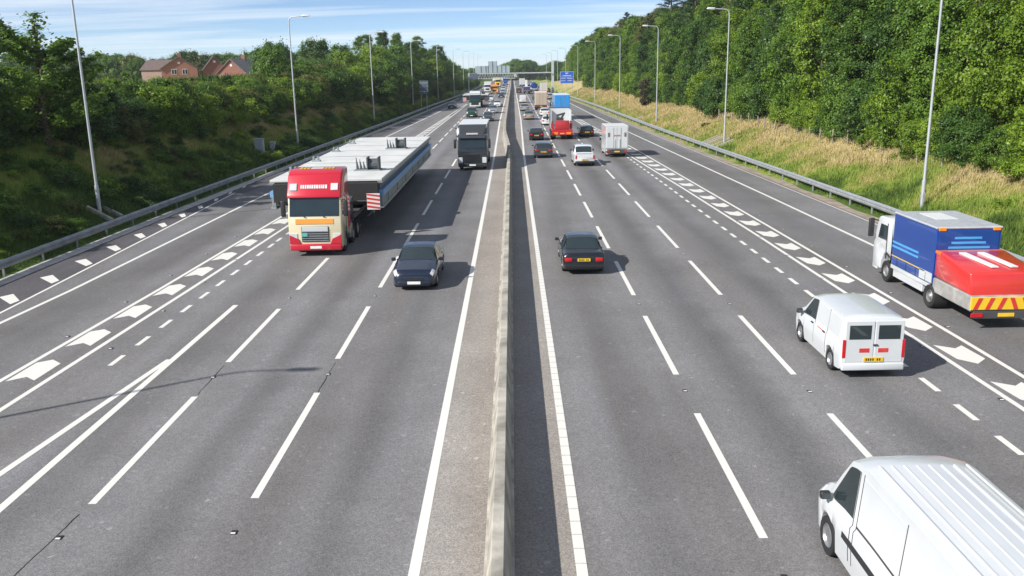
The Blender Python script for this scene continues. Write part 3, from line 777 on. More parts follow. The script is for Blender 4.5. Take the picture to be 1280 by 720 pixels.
plant('spreading_tree', 'sapling', 2, LEAF_MID, -32.5, 51.5, 8.6, 'half-cut open tree at the extreme left edge of the picture', 'tree', wide=1.2)
plant('young_tree', 'sapling', 2, LEAF_DARK, -31.2, 66, 4.8, 'small pointed sapling top sticking out of the hedge right of the spreading tree', 'tree', wide=.7)
plant('young_tree', 'sapling', 1, LEAF_DARK, -31.5, 76, 4.3, 'small dark sapling above the hedge just left of the brick houses', 'tree', wide=.75)
GT = 'trees behind the left-hand hedge farther along'
LT = 'rounded green tree rising behind the hedge on the left-hand bank'
for (yy, uu, hh, k, m) in ((124,13,7.2,'broad',LEAF_MID),(134,16,7.6,'broad',LEAF_DARK),(150,20,8.5,'broad',LEAF_DARK),(165,12,7.5,'broad',LEAF_LIGHT),(178,15,9,'broad',LEAF_MID),(186,22,10,'tall',LEAF_DARK),
                           (196,12,9.5,'broad',LEAF_LIGHT),(208,16,11,'broad',LEAF_MID),(222,11,10.5,'broad',LEAF_MID),(232,16,12.5,'tall',LEAF_DARK),(244,11,11,'broad',LEAF_MID),(256,16,13,'tall',LEAF_MID),
                           (262,9,10,'broad',LEAF_DARK),(276,13,13,'tall',LEAF_MID),(290,9,12,'broad',LEAF_DARK),(302,15,10.5,'broad',LEAF_MID),(315,9,9.5,'broad',LEAF_MID),(330,13,9,'broad',LEAF_DARK),(345,9,8.5,'broad',LEAF_MID),
                           (362,12,8.5,'broad',LEAF_DARK),(382,9,8,'broad',LEAF_MID),(405,12,8,'broad',LEAF_MID),(430,9,7,'broad',LEAF_DARK)):
    plant('roadside_tree', 'bush' if hh < 10.6 else k, random.choice([1, 2, 3]), m, barL(yy)-uu, yy, hh*(.93 if hh < 10.6 else 1), '%s rounded tree behind the left hedge %s' % (TONE[m.name], where(yy, -1)), 'tree', GT, wide=.8 if hh < 10.6 else 1.1)
# far line of trees behind the houses, and the trees that close the view ahead
for i in range(46):
    yy = 262+random.uniform(-6, 6); x = -168+i*3.1
    plant('distant_tree', 'bush', random.choice([1, 2, 3]), random.choice([LEAF_MID, LEAF_DARK, LEAF_OLIVE]), x, yy, random.uniform(6.5, 9.0), 'distant tree in the dark tree line behind the brick houses', 'tree', 'tree line behind the houses', wide=random.uniform(.9, 1.3))
random.seed(5)
for i in range(30):
    x = random.uniform(-12, 19); yy = 600+random.uniform(-25, 40)
    k = interp([(-12,7),(-6,10),(2,14.5),(12,14),(19,8)], x)
    plant('distant_tree', random.choice(['broad', 'bush']), random.choice([1, 2, 3]), random.choice([LEAF_MID, LEAF_DARK, LEAF_MID]), x, yy, k*random.uniform(.75, 1), 'distant tree closing the view where the motorway bends away beyond the gantry', 'tree', 'trees closing the view ahead', wide=1.25)
for i in range(24):
    yy = 425+i*9
    for s in (-1, 1):
        x = (barL(yy)-random.uniform(6, 18)) if s < 0 else barR(yy)+random.uniform(6, 20)
        plant('distant_tree', 'bush', random.choice([1, 2, 3]), random.choice([LEAF_MID, LEAF_DARK]), x, yy, random.uniform(4, 6) if s < 0 else random.uniform(7, 10), 'distant tree on the %s-hand bank beyond the gantry' % ('left' if s < 0 else 'right'), 'tree', 'trees beyond the gantry, %s' % ('left' if s < 0 else 'right'), wide=1.3)
for i in range(40):
    x = -70+i*4.2
    plant('distant_tree', 'bush', random.choice([1, 2, 3]), random.choice([LEAF_MID, LEAF_DARK]), x, 660+random.uniform(-10, 10), random.uniform(5, 7), 'distant low tree along the horizon behind the gantry', 'tree', 'trees along the horizon', wide=1.5)
# low brambles and weeds on the left bank, a few on the right
random.seed(13)
for i in range(200):
    yy = 30+(i/200)**1.4*150; u = random.uniform(1.2, 8.0)
    plant('bramble', 'low', random.choice([1, 2]), m := random.choice([LEAF_MID, LEAF_DARK, LEAF_OLIVE, LEAF_LIGHT]), barL(yy)-u, yy, random.uniform(.4, 1.3), 'low %s bramble on the left bank %s' % (TONE[m.name], where(yy, -1)), 'bramble', 'brambles on the left-hand bank', wide=1.5)
for i in range(16):
    yy = random.uniform(40, 130); u = random.uniform(2.0, 6.0)
    plant('weed', 'low', random.choice([1, 2]), random.choice([LEAF_MID, LEAF_LIGHT]), barR(yy)+u, yy, random.uniform(.25, .55), 'small green weed clump among the straw grass of the right-hand bank', 'weed', 'weeds on the right-hand bank', wide=1.6)

# --- long grass on both banks
def grass(name, side, n, y0, y1, umax, hlo, hhi, label, seed):
    rg = np.random.default_rng(seed)
    t = rg.uniform(0, 1, n); Y = y0+(y1-y0)*t**1.8
    U = rg.uniform(.15, umax, n)
    if side > 0: X = np.interp(Y, [a for a, b in BAR_R], [b for a, b in BAR_R])+U; Z = np.interp(U, [a for a, b in PROF_R], [b for a, b in PROF_R])
    else: X = np.interp(Y, [a for a, b in BAR_L], [b for a, b in BAR_L])-U; Z = np.interp(U, [a for a, b in PROF_L], [b for a, b in PROF_L])
    # tussocks: pull blades together in places and let them grow taller there
    k = .5+.5*np.sin(X*1.7+np.sin(Y*.9)*2)*np.sin(Y*1.3+np.sin(X*1.1)*2)
    far = 1+np.clip((Y-50)/90, 0, 2.2)
    H = rg.uniform(hlo, hhi, n)*(.45+.8*k)*np.clip(.35+U/3., 0, 1)*(1+.12*far)
    W = rg.uniform(.012, .03, n)*far
    a = rg.uniform(0, 6.28, n); lean = rg.normal(size=(n, 2))*.35+np.array([.12, 0])
    V = np.empty((n, 3, 3))
    V[:, 0] = np.stack([X-np.cos(a)*W, Y-np.sin(a)*W, Z-.05], 1); V[:, 1] = np.stack([X+np.cos(a)*W, Y+np.sin(a)*W, Z-.05], 1)
    V[:, 2] = np.stack([X+lean[:, 0]*H, Y+lean[:, 1]*H, Z+H], 1)
    me = bpy.data.meshes.new(name); me.vertices.add(3*n); me.vertices.foreach_set('co', V.reshape(-1).astype(np.float32))
    me.loops.add(3*n); me.loops.foreach_set('vertex_index', np.arange(3*n, dtype=np.int32)); me.polygons.add(n); me.polygons.foreach_set('loop_start', np.arange(0, 3*n, 3, dtype=np.int32))
    me.update(calc_edges=True)
    at = me.attributes.new('tint', 'FLOAT', 'FACE'); at.data.foreach_set('value', np.clip(.45*k+rg.uniform(0, .6, n), 0, 1).astype(np.float32))
    me.materials.append(BLADE)
    o = link(name, me); o['kind'] = 'stuff'; o['label'] = label; o['category'] = 'grass'
grass('bank_grass', 1, 360000, 24, 260, 8.5, .16, .45, 'long straw and green grass covering the right-hand bank', 3)
grass('bank_grass', -1, 240000, 28, 260, 9.5, .16, .42, 'rough green and brown grass covering the shaded left-hand bank', 4)

# ------------------------------------------------------------------ houses behind the left hedge
def brick_mat(name, c):
    m = bpy.data.materials.new(name); m.use_nodes = True; t = m.node_tree; p = t.nodes['Principled BSDF']; p.inputs['Roughness'].default_value = .85
    tc = t.nodes.new('ShaderNodeTexCoord'); b = t.nodes.new('ShaderNodeTexBrick'); b.inputs['Scale'].default_value = 4.5
    b.inputs['Color1'].default_value = (*c, 1); b.inputs['Color2'].default_value = (c[0]*.75, c[1]*.75, c[2]*.75, 1); b.inputs['Mortar'].default_value = (.35, .3, .26, 1); b.inputs['Mortar Size'].default_value = .012
    mp = t.nodes.new('ShaderNodeMapping'); mp.inputs['Rotation'].default_value = (R(90), 0, 0); t.links.new(tc.outputs['Object'], mp.inputs[0]); t.links.new(mp.outputs[0], b.inputs['Vector'])
    t.links.new(b.outputs['Color'], p.inputs['Base Color']); return m
BRICK = brick_mat('red_brick', (.24, .075, .05)); BRICK2 = brick_mat('orange_brick', (.34, .13, .08))
TILE = mat('roof_tile', (.12, .085, .075), .8, 0, .3, 3., bump=.6); TILE2 = mat('roof_tile_red', (.36, .12, .07), .8, 0, .3, 3., bump=.6); TILE3 = mat('roof_tile_grey', (.17, .165, .16), .8, 0, .3, 3., bump=.6)
def house(x, y, w, d, eave, ridge, base, rz, wall, tile, label, chim=True, win=True):
    r = thing('brick_house', label, 'house', (x, y, base), R(rz))
    # gable faces -y (the motorway side); ridge runs along y
    MB().prismy([(-w/2,0),(w/2,0),(w/2,eave),(0,ridge-.12),(-w/2,eave)], 0, d).build('wall', wall, r)
    for s in (-1, 1):
        e = Vector((s*(w/2+.35), 0, eave-.35*(ridge-eave)/(w/2))); rd = Vector((0, 0, ridge))
        rf = MB().slab([(e.x,-.3,e.z),(rd.x,-.3,rd.z),(rd.x,d+.3,rd.z),(e.x,d+.3,e.z)], .07).build('roof', tile, r)
    if chim:
        c = MB().box(-.45,.45,d*.6,d*.6+.7,ridge-.5,ridge+.9).build('chimney', wall, r); MB().tube([(0,d*.6+.35,ridge+.9),(0,d*.6+.35,ridge+1.5)], .14, 8).build('chimney_pot', WHITE, r)
    if win:
        for wx in (-1.2, 1.2):
            wn = MB().box(wx-.6,wx+.6,-.06,.02,eave-1.5,eave-.25).build('window', WHITE, r)
            for k in (-1, 1): MB().box(wx+k*.29-.23,wx+k*.29+.23,-.075,-.055,eave-1.4,eave-.35).build('pane', GLASS, wn)
    MB().box(-.25,.25,-.05,.02,ridge-1.7,ridge-1.2).build('gable_vent', WHITE, r)
    for s in (-1, 1):   # white barge boards
        MB().slab([(0,-.33,ridge-.22),(s*(w/2+.35),-.33,eave-.35*(ridge-eave)/(w/2)-.14),(s*(w/2+.35),-.33,eave-.35*(ridge-eave)/(w/2)+.03),(0,-.33,ridge-.02)], .025).build('barge_board', TILE, r)
house(-78.3, 214, 8.0, 9, 4.4, 7.0, 5.2, 18, BRICK2, TILE, 'orange brick house with white upper window, leftmost of the houses above the hedge')
house(-71.2, 218, 5.6, 9, 3.8, 7.2, 5.2, 20, BRICK, TILE, 'tall narrow red brick gable in the middle of the houses above the hedge', False, False)
house(-64.2, 208, 7.6, 9, 3.2, 6.4, 5.0, -14, BRICK, TILE3, 'dark red brick gable with grey tiled roof, right of the middle house', True, False)
house(-58.0, 226, 7.0, 9, 3.2, 5.6, 5.4, 80, BRICK, TILE2, 'low house with orange-red tiled roof, rightmost above the hedge', True, False)
house(-81.2, 224, 7.0, 9, 4.2, 6.4, 5.2, 80, BRICK, TILE, 'house showing only a dark tiled roof behind the leftmost brick gable', False, False)

# ------------------------------------------------------------------ vehicles
WHEEL = {}
def wheel_meshes(r, w, lorry=False):
    k = (r, w, lorry)
    if k not in WHEEL:
        n = 22
        def lathe(prof):
            v = []; f = []; m = len(prof)
            for i in range(n):
                a = 2*math.pi*i/n
                for x, q in prof: v.append((x, q*math.cos(a), q*math.sin(a)))
            for i in range(n):
                for j in range(m-1): f.append((i*m+j, ((i+1)%n)*m+j, ((i+1)%n)*m+j+1, i*m+j+1))
            return MB().add(v, f)
        h = w/2
        ri = r*(.62 if not lorry else .55)
        t = lathe([(-h*.8,ri),(-h,r*.86),(-h*.85,r*.97),(-h*.4,r),(h*.4,r),(h*.85,r*.97),(h,r*.86),(h*.8,ri)]).mesh('tyre', RUBBER, smooth=35)
        rm = lathe([(-h*.72,ri),(-h*.85,ri*.92),(-h*.45,ri*.8),(-h*(.55 if not lorry else .9),ri*.35),(-h*(.6 if not lorry else 1.),.001)])
        rim = rm.mesh('rim', STEEL if not lorry else mat('lorry_rim', (.3, .3, .3), .5, .5), smooth=30)
        sp = None
        if not lorry:
            b = MB()
            for i in range(5):
                a = 2*math.pi*i/5; c, s_ = math.cos(a), math.sin(a)
                q = [(.08*ri, .25*ri), (.08*ri, .9*ri), (-.08*ri, .9*ri), (-.08*ri, .25*ri)]
                b.slab([(-h*.84, p*c-u*s_, p*s_+u*c) for p, u in q], .012)
            sp = b.mesh('spokes', mat('spoke_gap', (.06, .06, .06), .5))
        WHEEL[k] = (t, rim, sp)
    return WHEEL[k]
def wheel(parent, x, y, r, w, lorry=False):
    t, rim, sp = wheel_meshes(r, w, lorry)
    e = bpy.data.objects.new('wheel', None); COL.objects.link(e); e.parent = parent; e.location = (x, y, r); e.empty_display_size = .2
    if x > 0: e.rotation_euler = (0, 0, math.pi)
    link('tyre', t, e); q = link('rim', rim, e)
    return e

KINDS = {
 # top: centre-line profile, belt: waistline, wr: roof half width (fraction of half width), windows as fractions of length from the rear
 'saloon': dict(L=4.7, W=1.80, H=1.43, top=[(0,.52),(.01,.66),(.03,.685),(.15,.70),(.29,.965),(.36,1),(.50,1),(.56,.97),(.72,.70),(.80,.675),(.955,.59),(.99,.50),(1,.40)],
                belt=[(0,.50),(.02,.62),(.2,.655),(.5,.64),(.73,.615),(.95,.53),(1,.38)], ws=(.565,.715), rw=(.155,.285), sw=[(.20,.30,.375,.38),(.385,.39,.525,.53),(.535,.54,.67,.555)], wr=.74),
 'hatch': dict(L=4.1, W=1.76, H=1.47, top=[(0,.50),(.008,.62),(.02,.66),(.10,.93),(.14,.975),(.3,1),(.50,1),(.57,.97),(.75,.70),(.82,.67),(.96,.57),(.99,.48),(1,.38)],
                belt=[(0,.48),(.015,.62),(.2,.65),(.5,.63),(.75,.61),(.95,.52),(1,.36)], ws=(.58,.745), rw=(.022,.095), sw=[(.11,.16,.29,.30),(.31,.31,.50,.50),(.515,.515,.70,.58)], wr=.76),
 'estate': dict(L=4.7, W=1.80, H=1.48, top=[(0,.50),(.006,.62),(.015,.66),(.06,.93),(.09,.965),(.3,1),(.52,1),(.58,.97),(.74,.69),(.81,.665),(.96,.57),(.99,.48),(1,.38)],
                belt=[(0,.48),(.012,.62),(.2,.645),(.5,.63),(.75,.60),(.95,.52),(1,.36)], ws=(.585,.735), rw=(.018,.058), sw=[(.07,.10,.26,.265),(.275,.275,.47,.475),(.485,.49,.70,.585)], wr=.76),
 'suv': dict(L=4.5, W=1.86, H=1.68, top=[(0,.50),(.008,.64),(.02,.67),(.07,.93),(.10,.97),(.3,1),(.54,1),(.60,.97),(.74,.71),(.80,.69),(.95,.62),(.985,.54),(1,.42)],
                belt=[(0,.50),(.012,.63),(.2,.65),(.5,.64),(.75,.63),(.95,.57),(1,.40)], ws=(.605,.735), rw=(.022,.067), sw=[(.085,.12,.27,.28),(.29,.29,.48,.48),(.49,.49,.71,.605)], wr=.80),
 'van': dict(L=4.35, W=1.81, H=1.82, top=[(0,.55),(.004,.93),(.015,.985),(.05,1),(.55,1),(.62,.975),(.82,.64),(.87,.60),(.965,.50),(.99,.43),(1,.34)],
                belt=[(0,.50),(.004,.54),(.5,.545),(.82,.53),(.95,.45),(1,.32)], ws=(.63,.815), rw=None, sw=[(.53,.53,.78,.64)], wr=.84),
 'bigvan': dict(L=5.6, W=2.02, H=2.30, top=[(0,.55),(.003,.95),(.012,.985),(.03,1),(.62,1),(.68,.98),(.72,.95),(.86,.58),(.90,.54),(.965,.46),(.99,.40),(1,.30)],
                belt=[(0,.46),(.004,.49),(.5,.50),(.85,.475),(.96,.40),(1,.28)], ws=(.73,.855), rw=None, sw=[(.655,.655,.83,.735)], wr=.86),
 'pickup': dict(L=5.1, W=1.85, H=1.75, top=[(0,.46),(.006,.585),(.02,.60),(.28,.605),(.285,.62),(.325,.95),(.36,.99),(.45,1),(.57,.99),(.60,.965),(.70,.68),(.77,.665),(.94,.61),(.985,.52),(1,.40)],
                belt=[(0,.44),(.01,.56),(.28,.585),(.5,.61),(.72,.60),(.94,.55),(1,.38)], ws=(.605,.695), rw=(.287,.322), sw=[(.34,.36,.46,.46),(.47,.47,.665,.605)], wr=.80),
}
class Shell:
    def __init__(s, kind, sx=1., sw=1., sh=1.):
        k = KINDS[kind]; s.k = k; s.kind = kind
        s.L, s.W, s.H = k['L']*sx, k['W']*sw, k['H']*sh
        van = kind in ('van', 'bigvan', 'pickup')
        s.r = .36 if kind in ('suv', 'bigvan', 'pickup') else .315
        s.fa = .815 if kind not in ('bigvan',) else .83; s.ra = .185 if kind != 'bigvan' else .20
        if kind == 'van': s.ra = .20
        st = set([0, 1, .004, .012, .03, .06, .94, .97, .985]+[a for a, b in k['top']]+[a for a, b in k['belt']])
        for w in k['sw']: st |= set(w)
        for w in (k['ws'], k['rw']):
            if w: st |= set(w)
        ar = s.r*1.14
        s.ar = ar
        for c in (s.fa, s.ra):
            for t in np.linspace(0, math.pi, 11): st.add(c+ar*math.cos(t)/s.L)
        for t in np.arange(.05, 1, .035): st.add(t)
        s.st = sorted(st)
        s.st = [a for i, a in enumerate(s.st) if i == 0 or a-s.st[i-1] > .0006]
    def hw(s, t):   # plan outline
        w = s.W/2
        return w*interp([(0,.90),(.01,.945),(.04,.985),(.12,1),(.80,1),(.90,.975),(.96,.91),(.985,.83),(1,.72)] if s.kind not in ('van', 'bigvan') else [(0,.955),(.006,.985),(.03,1),(.84,1),(.93,.96),(.98,.86),(1,.74)], t)
    def ring(s, t):
        H = s.H; w = s.hw(t); k = s.k
        zt = interp(k['top'], t)*H; zb = min(interp(k['belt'], t)*H, zt-.02)
        bot = interp([(0,.34),(.03,.24),(.1,.2),(.9,.19),(.97,.2),(1,.27)], t)*(1.25 if s.kind in ('suv', 'pickup', 'bigvan') else 1.)
        a = 0.
        for c in (s.fa, s.ra):
            d = (t-c)*s.L
            if abs(d) < s.ar: a = max(a, s.r*.98+math.sqrt(s.ar**2-d*d))
        bot2 = min(max(bot, a), zb-.12)
        zm = min(max(bot2+.05, .30*H+.06), zb-.07)
        cab = max(0., min(1., (zt-zb-.06)/(.25*H)))       # 0 on bonnet, 1 in the cabin
        wr = w*(.80*(1-cab)+k['wr']*cab)
        zr = zt-(.02+.035*cab)*H*.7
        zr = max(zr, zb+.008)
        return [(0, bot2), (w*.82, bot2), (w*.965, min(bot2+.03, zm-.01)), (w, zm), (w*.985, zb-.05), (w*.945, zb), (wr, zr), (wr*.66, zt-.006*H), (0, zt)]
    def S(s, t, r, side):
        rg = s.ring(t); i = min(int(r), 7); u = r-i
        x = rg[i][0]*(1-u)+rg[i+1][0]*u; z = rg[i][1]*(1-u)+rg[i+1][1]*u
        return Vector((side*x, (t-.5)*s.L, z))
    def body(s):
        b = MB(); v = []; f = []; n = 16
        for t in s.st:
            rg = s.ring(t); y = (t-.5)*s.L
            pts = rg+[(-x, z) for x, z in rg[-2:0:-1]]
            v += [(x, y, z) for x, z in pts]
        m = len(s.st)
        for i in range(m-1):
            for j in range(n): f.append((i*n+j, i*n+(j+1)%n, (i+1)*n+(j+1)%n, (i+1)*n+j))
        f += [tuple(range(n)), tuple(range(m*n-1, m*n-1-n, -1))]
        return b.add(v, f)
    def patch(s, b, y0b, y0t, y1t, y1b, ra, rb, side, d=.006, both=False):
        """slab lying d proud of the shell; y limits at lower/upper row; both = runs across the centre line"""
        rs = [ra]+[q for q in range(int(ra)+1, int(math.ceil(rb)))]+[rb]
        if both: cols = [(q, 1) for q in rs]+[(q, -1) for q in reversed(rs[:-1])]
        else: cols = [(q, side) for q in rs]
        nt = 7; grid = []
        for q, sd in cols:
            u = (q-ra)/(rb-ra) if not both else 0
            a, c = y0b+(y0t-y0b)*u, y1b+(y1t-y1b)*u
            grid.append([(a+(c-a)*i/(nt-1), q, sd) for i in range(nt)])
        ctr = Vector((0, 0, s.H*.5)); v = []; nc = len(grid)
        P = [[s.S(*g) for g in row] for row in grid]
        Nn = []
        for i in range(nc):
            for j in range(nt):
                du = P[min(i+1, nc-1)][j]-P[max(i-1, 0)][j]; dv = P[i][min(j+1, nt-1)]-P[i][max(j-1, 0)]
                nn = du.cross(dv); nn = nn.normalized() if nn.length > 1e-9 else Vector((0,0,1))
                c2 = Vector((0, P[i][j].y*.6, s.H*.45))
                if nn.dot(P[i][j]-c2) < 0: nn = -nn
                v.append(P[i][j]+nn*d); Nn.append(nn)
        k = len(v); v += [p-n*(d+.012) for p, n in zip(v, Nn)]
        f = [(i*nt+j, i*nt+j+1, (i+1)*nt+j+1, (i+1)*nt+j) for i in range(nc-1) for j in range(nt-1)]
        rim = [(0, j) for j in range(nt)]+[(i, nt-1) for i in range(1, nc)]+[(nc-1, j) for j in range(nt-2, -1, -1)]+[(i, 0) for i in range(nc-2, 0, -1)]
        ids = [i*nt+j for i, j in rim]
        f += [(ids[i], ids[(i+1)%len(ids)], ids[(i+1)%len(ids)]+k, ids[i]+k) for i in range(len(ids))]
        b.add(v, f); return b

def car(name, label, cat, kind, pt, x, ynear, away, det=2, sx=1., sw=1., sh=1., plate=True, group=None, rz=0., lower=None):
    S = Shell(kind, sx, sw, sh); L, W, H = S.L, S.W, S.H
    r = thing(name, label, cat, (x, ynear+L/2, 0), (0 if away else math.pi)+rz, group)
    S.body().build('body', pt, r, smooth=38)
    k = S.k
    a, c = k['ws']
    S.patch(MB(), a, a, c, c, 6.06, 8, 1, both=True).build('windscreen', GLASS, r, smooth=40)
    if k['rw']:
        a, c = k['rw']; S.patch(MB(), a, a, c, c, 6.12, 8, 1, both=True).build('rear_window', GLASS, r, smooth=40)
    for sd in (-1, 1):
        for (b0, t0, t1, b1) in [(w[0], w[1], w[3], w[2]) if len(w) == 4 else w for w in k['sw']]:
            S.patch(MB(), b0, t0, t1, b1, 5.1, 5.9, sd).build('side_window', GLASS, r, smooth=40)
        for ya in (S.fa, S.ra):
            wh = wheel(r, sd*(W/2-.115), (ya-.5)*L, S.r, .2)
        m0 = S.S(k['sw'][-1][2]-.01, 5.0, sd)
        mr = MB(); mr.box(-.09,.09,-.05,.07,-.07,.07); mo = mr.build('mirror', pt if kind not in ('van', 'bigvan', 'pickup') else PLASTIC, r, .03, 2, 50); mo.location = m0+Vector((sd*.13, 0, .09))
        MB().box(-.075,.075,-.058,-.051,-.055,.055).build('mirror_glass', GLASS, mo)
        if det > 1 and kind not in ('bigvan',):
            for (d0, d1) in ((S.ra+S.ar/L+.01, k['sw'][-1][0]-.004), (k['sw'][-1][0]+.002, S.fa-S.ar/L-.012)):
                if kind == 'van': d0, d1 = (.53, S.fa-S.ar/L-.012) if d1 > .6 else (.30, .525)
                if d1-d0 < .06: continue
                dr = S.patch(MB(), d0, d0, d1, d1, 2.4, 4.85, sd, .004).build('door', pt, r, smooth=40)
                hp = S.S(d0+.03, 4.3, sd); MB().box(-.02,.02,-.09,.09,-.02,.02).build('handle', pt if kind != 'van' else PLASTIC, dr, .006).location = hp+Vector((sd*.012, 0, 0))
    # front: lamps, grille, bumper, plate
    yf = L/2
    for sd in (-1, 1):
        hl = MB(); S.patch(hl, .925, .925, .982, .982, 4.2, 5.7, sd, .012); hl.build('headlight', LAMP_W, r, smooth=40)
    zg = .33*H
    w7 = S.hw(1.)
    MB().box(-w7*.62,w7*.62,yf-.03,yf+.015,zg-.03,zg+.10).build('grille', PLASTIC, r, .01)
    MB().box(-w7*1.0,w7*1.0,yf-.10,yf+.02,.20,zg-.06).build('front_bumper', lower or pt, r, .04, 2, 50)
    MB().box(-.26,.26,yf+.021,yf+.032,.29,.40).build('number_plate', PLATE_W, r)
    # rear: lamps, bumper, plate
    yr = -L/2; wr = S.hw(0.)
    MB().box(-wr*1.0,wr*1.0,yr-.05,yr+.10,.26,.47).build('rear_bumper', lower or pt, r, .035, 2, 50)
    zl = S.ring(.012)[5][1]
    for sd in (-1, 1):
        if kind in ('van', 'bigvan'):
            MB().box(sd*wr-.05*sd-.05, sd*wr-.05*sd+.05, yr-.02, yr+.03, .62*1.0, 1.15).build('tail_light', LAMP_R, r, .015)
        elif kind == 'pickup':
            MB().box(sd*wr*.93-.07, sd*wr*.93+.07, yr-.02, yr+.03, .64, .98).build('tail_light', LAMP_R, r, .015)
        else:
            MB().box(sd*wr*.80-.16, sd*wr*.80+.15, yr-.022, yr+.05, zl-.24, zl-.07).build('tail_light', LAMP_R, r, .025, 2, 50)
    pz = .55 if kind not in ('saloon',) else .60
    if kind in ('van', 'bigvan', 'pickup'): pz = .52
    if plate:
        np_ = MB().box(-.27,.27,yr-.036,yr-.004,pz,pz+.12).build('number_plate', PLATE_Y, r)
        if det > 1:
            b = MB()
            for i in range(7):
                if i != 4: b.box(-.215+i*.062,-.215+i*.062+.038,yr-.039,yr-.0365,pz+.025,pz+.095)
            b.build('plate_characters', INK, np_)
    MB().box(-wr*.8,wr*.8,yr+.3,yf-.3,.17,.30).build('underbody', CHASSIS, r)
    return r, S

BLACKP = paint('black', (.010, .011, .013)); NAVY = paint('navy', (.008, .014, .032)); GREY = paint('dark_grey', (.06, .063, .068), .3, .4)
SILVER = paint('silver', (.42, .43, .44), .3, .6); WHITEP = paint('white', (.60, .62, .63)); GREEN = paint('dark_green', (.01, .045, .025)); BEIGE = paint('silver_beige', (.40, .37, .32), .3, .5)

# ---- lorry pieces
def lorry_cab(r, yf, pt, w=2.45, h=3.0, z0=.4, visor=None, grille=PLASTIC, slat=None, lower=None, d=2.25, band=None, det=2):
    """cab-over cab, front face at y = yf"""
    hw = w/2; zb = z0+.55*(h-z0); zt = z0+.90*(h-z0)
    prof = [(yf-.12,z0),(yf-.02,z0+.12),(yf,zb-.3),(yf-.05,zb),(yf-.30,zt),(yf-.42,h-.06),(yf-.62,h),(yf-d,h),(yf-d,z0+.45),(yf-1.9,z0+.45),(yf-1.85,.75),(yf-1.65,1.08),(yf-1.35,1.18),(yf-1.05,1.08),(yf-.85,.75),(yf-.82,z0)]
    MB().prism(prof, -hw, hw).build('cab', pt, r, .05, 2, 40)
    def front(x, z):
        y = np.interp(z, [z0, z0+.12, zb-.3, zb, zt, h-.06], [yf-.12, yf-.02, yf, yf-.05, yf-.30, yf-.42]); return (x, float(y), z)
    def plate(name, x0, x1, za, zb_, m, th=.02, off=.012, par=r):
        q = [Vector(front(x0, za)), Vector(front(x1, za)), Vector(front(x1, zb_)), Vector(front(x0, zb_))]
        n = (q[1]-q[0]).cross(q[2]-q[0]).normalized(); n = n if n.y > 0 else -n
        return MB().slab([p+n*off for p in q], th).build(name, m, par, .008)
    plate('windscreen', -hw*.93, hw*.93, zb+.06, zt-.03, GLASS)
    g = plate('grille', -hw*.52, hw*.52, z0+.30, zb-.42, grille, .015, .008)
    if det > 1:
        n = 6
        for i in range(n):
            za = z0+.34+(zb-.46-z0-.34)*i/n
            q = front(0, za); MB().box(-hw*.5,hw*.5,q[1]+.02,q[1]+.055,za,za+.05).build('grille_slat', slat or mat('slat_grey', (.30, .31, .32), .4, .5), g)
    plate('upper_panel', -hw*.72, hw*.72, zb-.30, zb-.06, band or pt, .015, .008)
    for sd in (-1, 1):
        a, b = sorted((sd*hw*.68, sd*hw*.96))
        plate('headlight', a, b, z0+.22, z0+.70, LAMP_W, .02, .01)
        sw = MB().slab([(sd*hw, yf-.42, zb+.05), (sd*hw, yf-1.25, zb+.05), (sd*hw, yf-1.25, zt-.1), (sd*hw, yf-.62, zt-.1)], .012).build('side_window', GLASS, r)
        MB().box(sd*hw-.012, sd*hw+.012, yf-1.3, yf-1.24, z0+.5, zt).build('door_edge', PLASTIC, r)
        mo = MB().box(-.11,.11,-.07,.07,-.38,.38).build('mirror', PLASTIC, r, .04, 2, 50); mo.location = (sd*(hw+.22), yf-.18, zb+.42)
        MB().tube([(sd*hw, yf-.35, zb+.72), (sd*(hw+.22), yf-.18, zb+.75)], .03, 6).build('mirror_arm', PLASTIC, r)
    MB().box(-hw*.98,hw*.98,yf-.42,yf+.04,z0-.12,z0+.2).build('bumper', lower or pt, r, .05, 2, 50)
    MB().box(-.27,.27,yf+.041,yf+.053,z0-.02,z0+.10).build('number_plate', PLATE_W, r)
    if visor:
        MB().prism([(yf-.34,zt-.02),(yf-.05,zt-.02),(yf-.14,zt+.14),(yf-.40,zt+.17)], -hw*.93, hw*.93).build('sun_visor', visor, r, .02)
    for k in range(2): MB().box((-.5, .42)[k], (-.42, .5)[k], yf-.03, yf+.0, zb+.02, zb+.06).build('wiper', PLASTIC, r)
def chassis(r, y0, y1, z0=.55, z1=.95, w=.45): MB().box(-w,-w+.1,y0,y1,z0,z1).box(w-.1,w,y0,y1,z0,z1).box(-w+.1,w-.1,y0+.1,y0+.25,z0,z1-.05).box(-w+.1,w-.1,(y0+y1)/2,(y0+y1)/2+.15,z0,z1-.05).box(-w+.1,w-.1,y1-.25,y1-.1,z0,z1-.05).build('chassis', CHASSIS, r)
def axle(r, y, hw=1.02, rad=.5, twin=False):
    for sd in (-1, 1): wheel(r, sd*hw, y, rad, .58 if twin else .32, True)
    MB().tube([(-hw+.15, y, rad), (hw-.15, y, rad)], .09, 8).build('axle', CHASSIS, r)
def rear_lights(r, y, hw=1.1, z=.75, bar=True):
    if bar: MB().box(-hw-.1,hw+.1,y-.05,y+.05,z-.12,z+.14).build('rear_bar', CHASSIS, r, .01)
    for sd in (-1, 1):
        MB().box(sd*hw-.2,sd*hw+.12 if sd > 0 else sd*hw+.2,y-.075,y-.051,z-.07,z+.08).build('tail_light', LAMP_R, r, .008)
    MB().box(-.26,.26,y-.07,y-.051,z-.05,z+.07).build('number_plate', PLATE_Y, r)
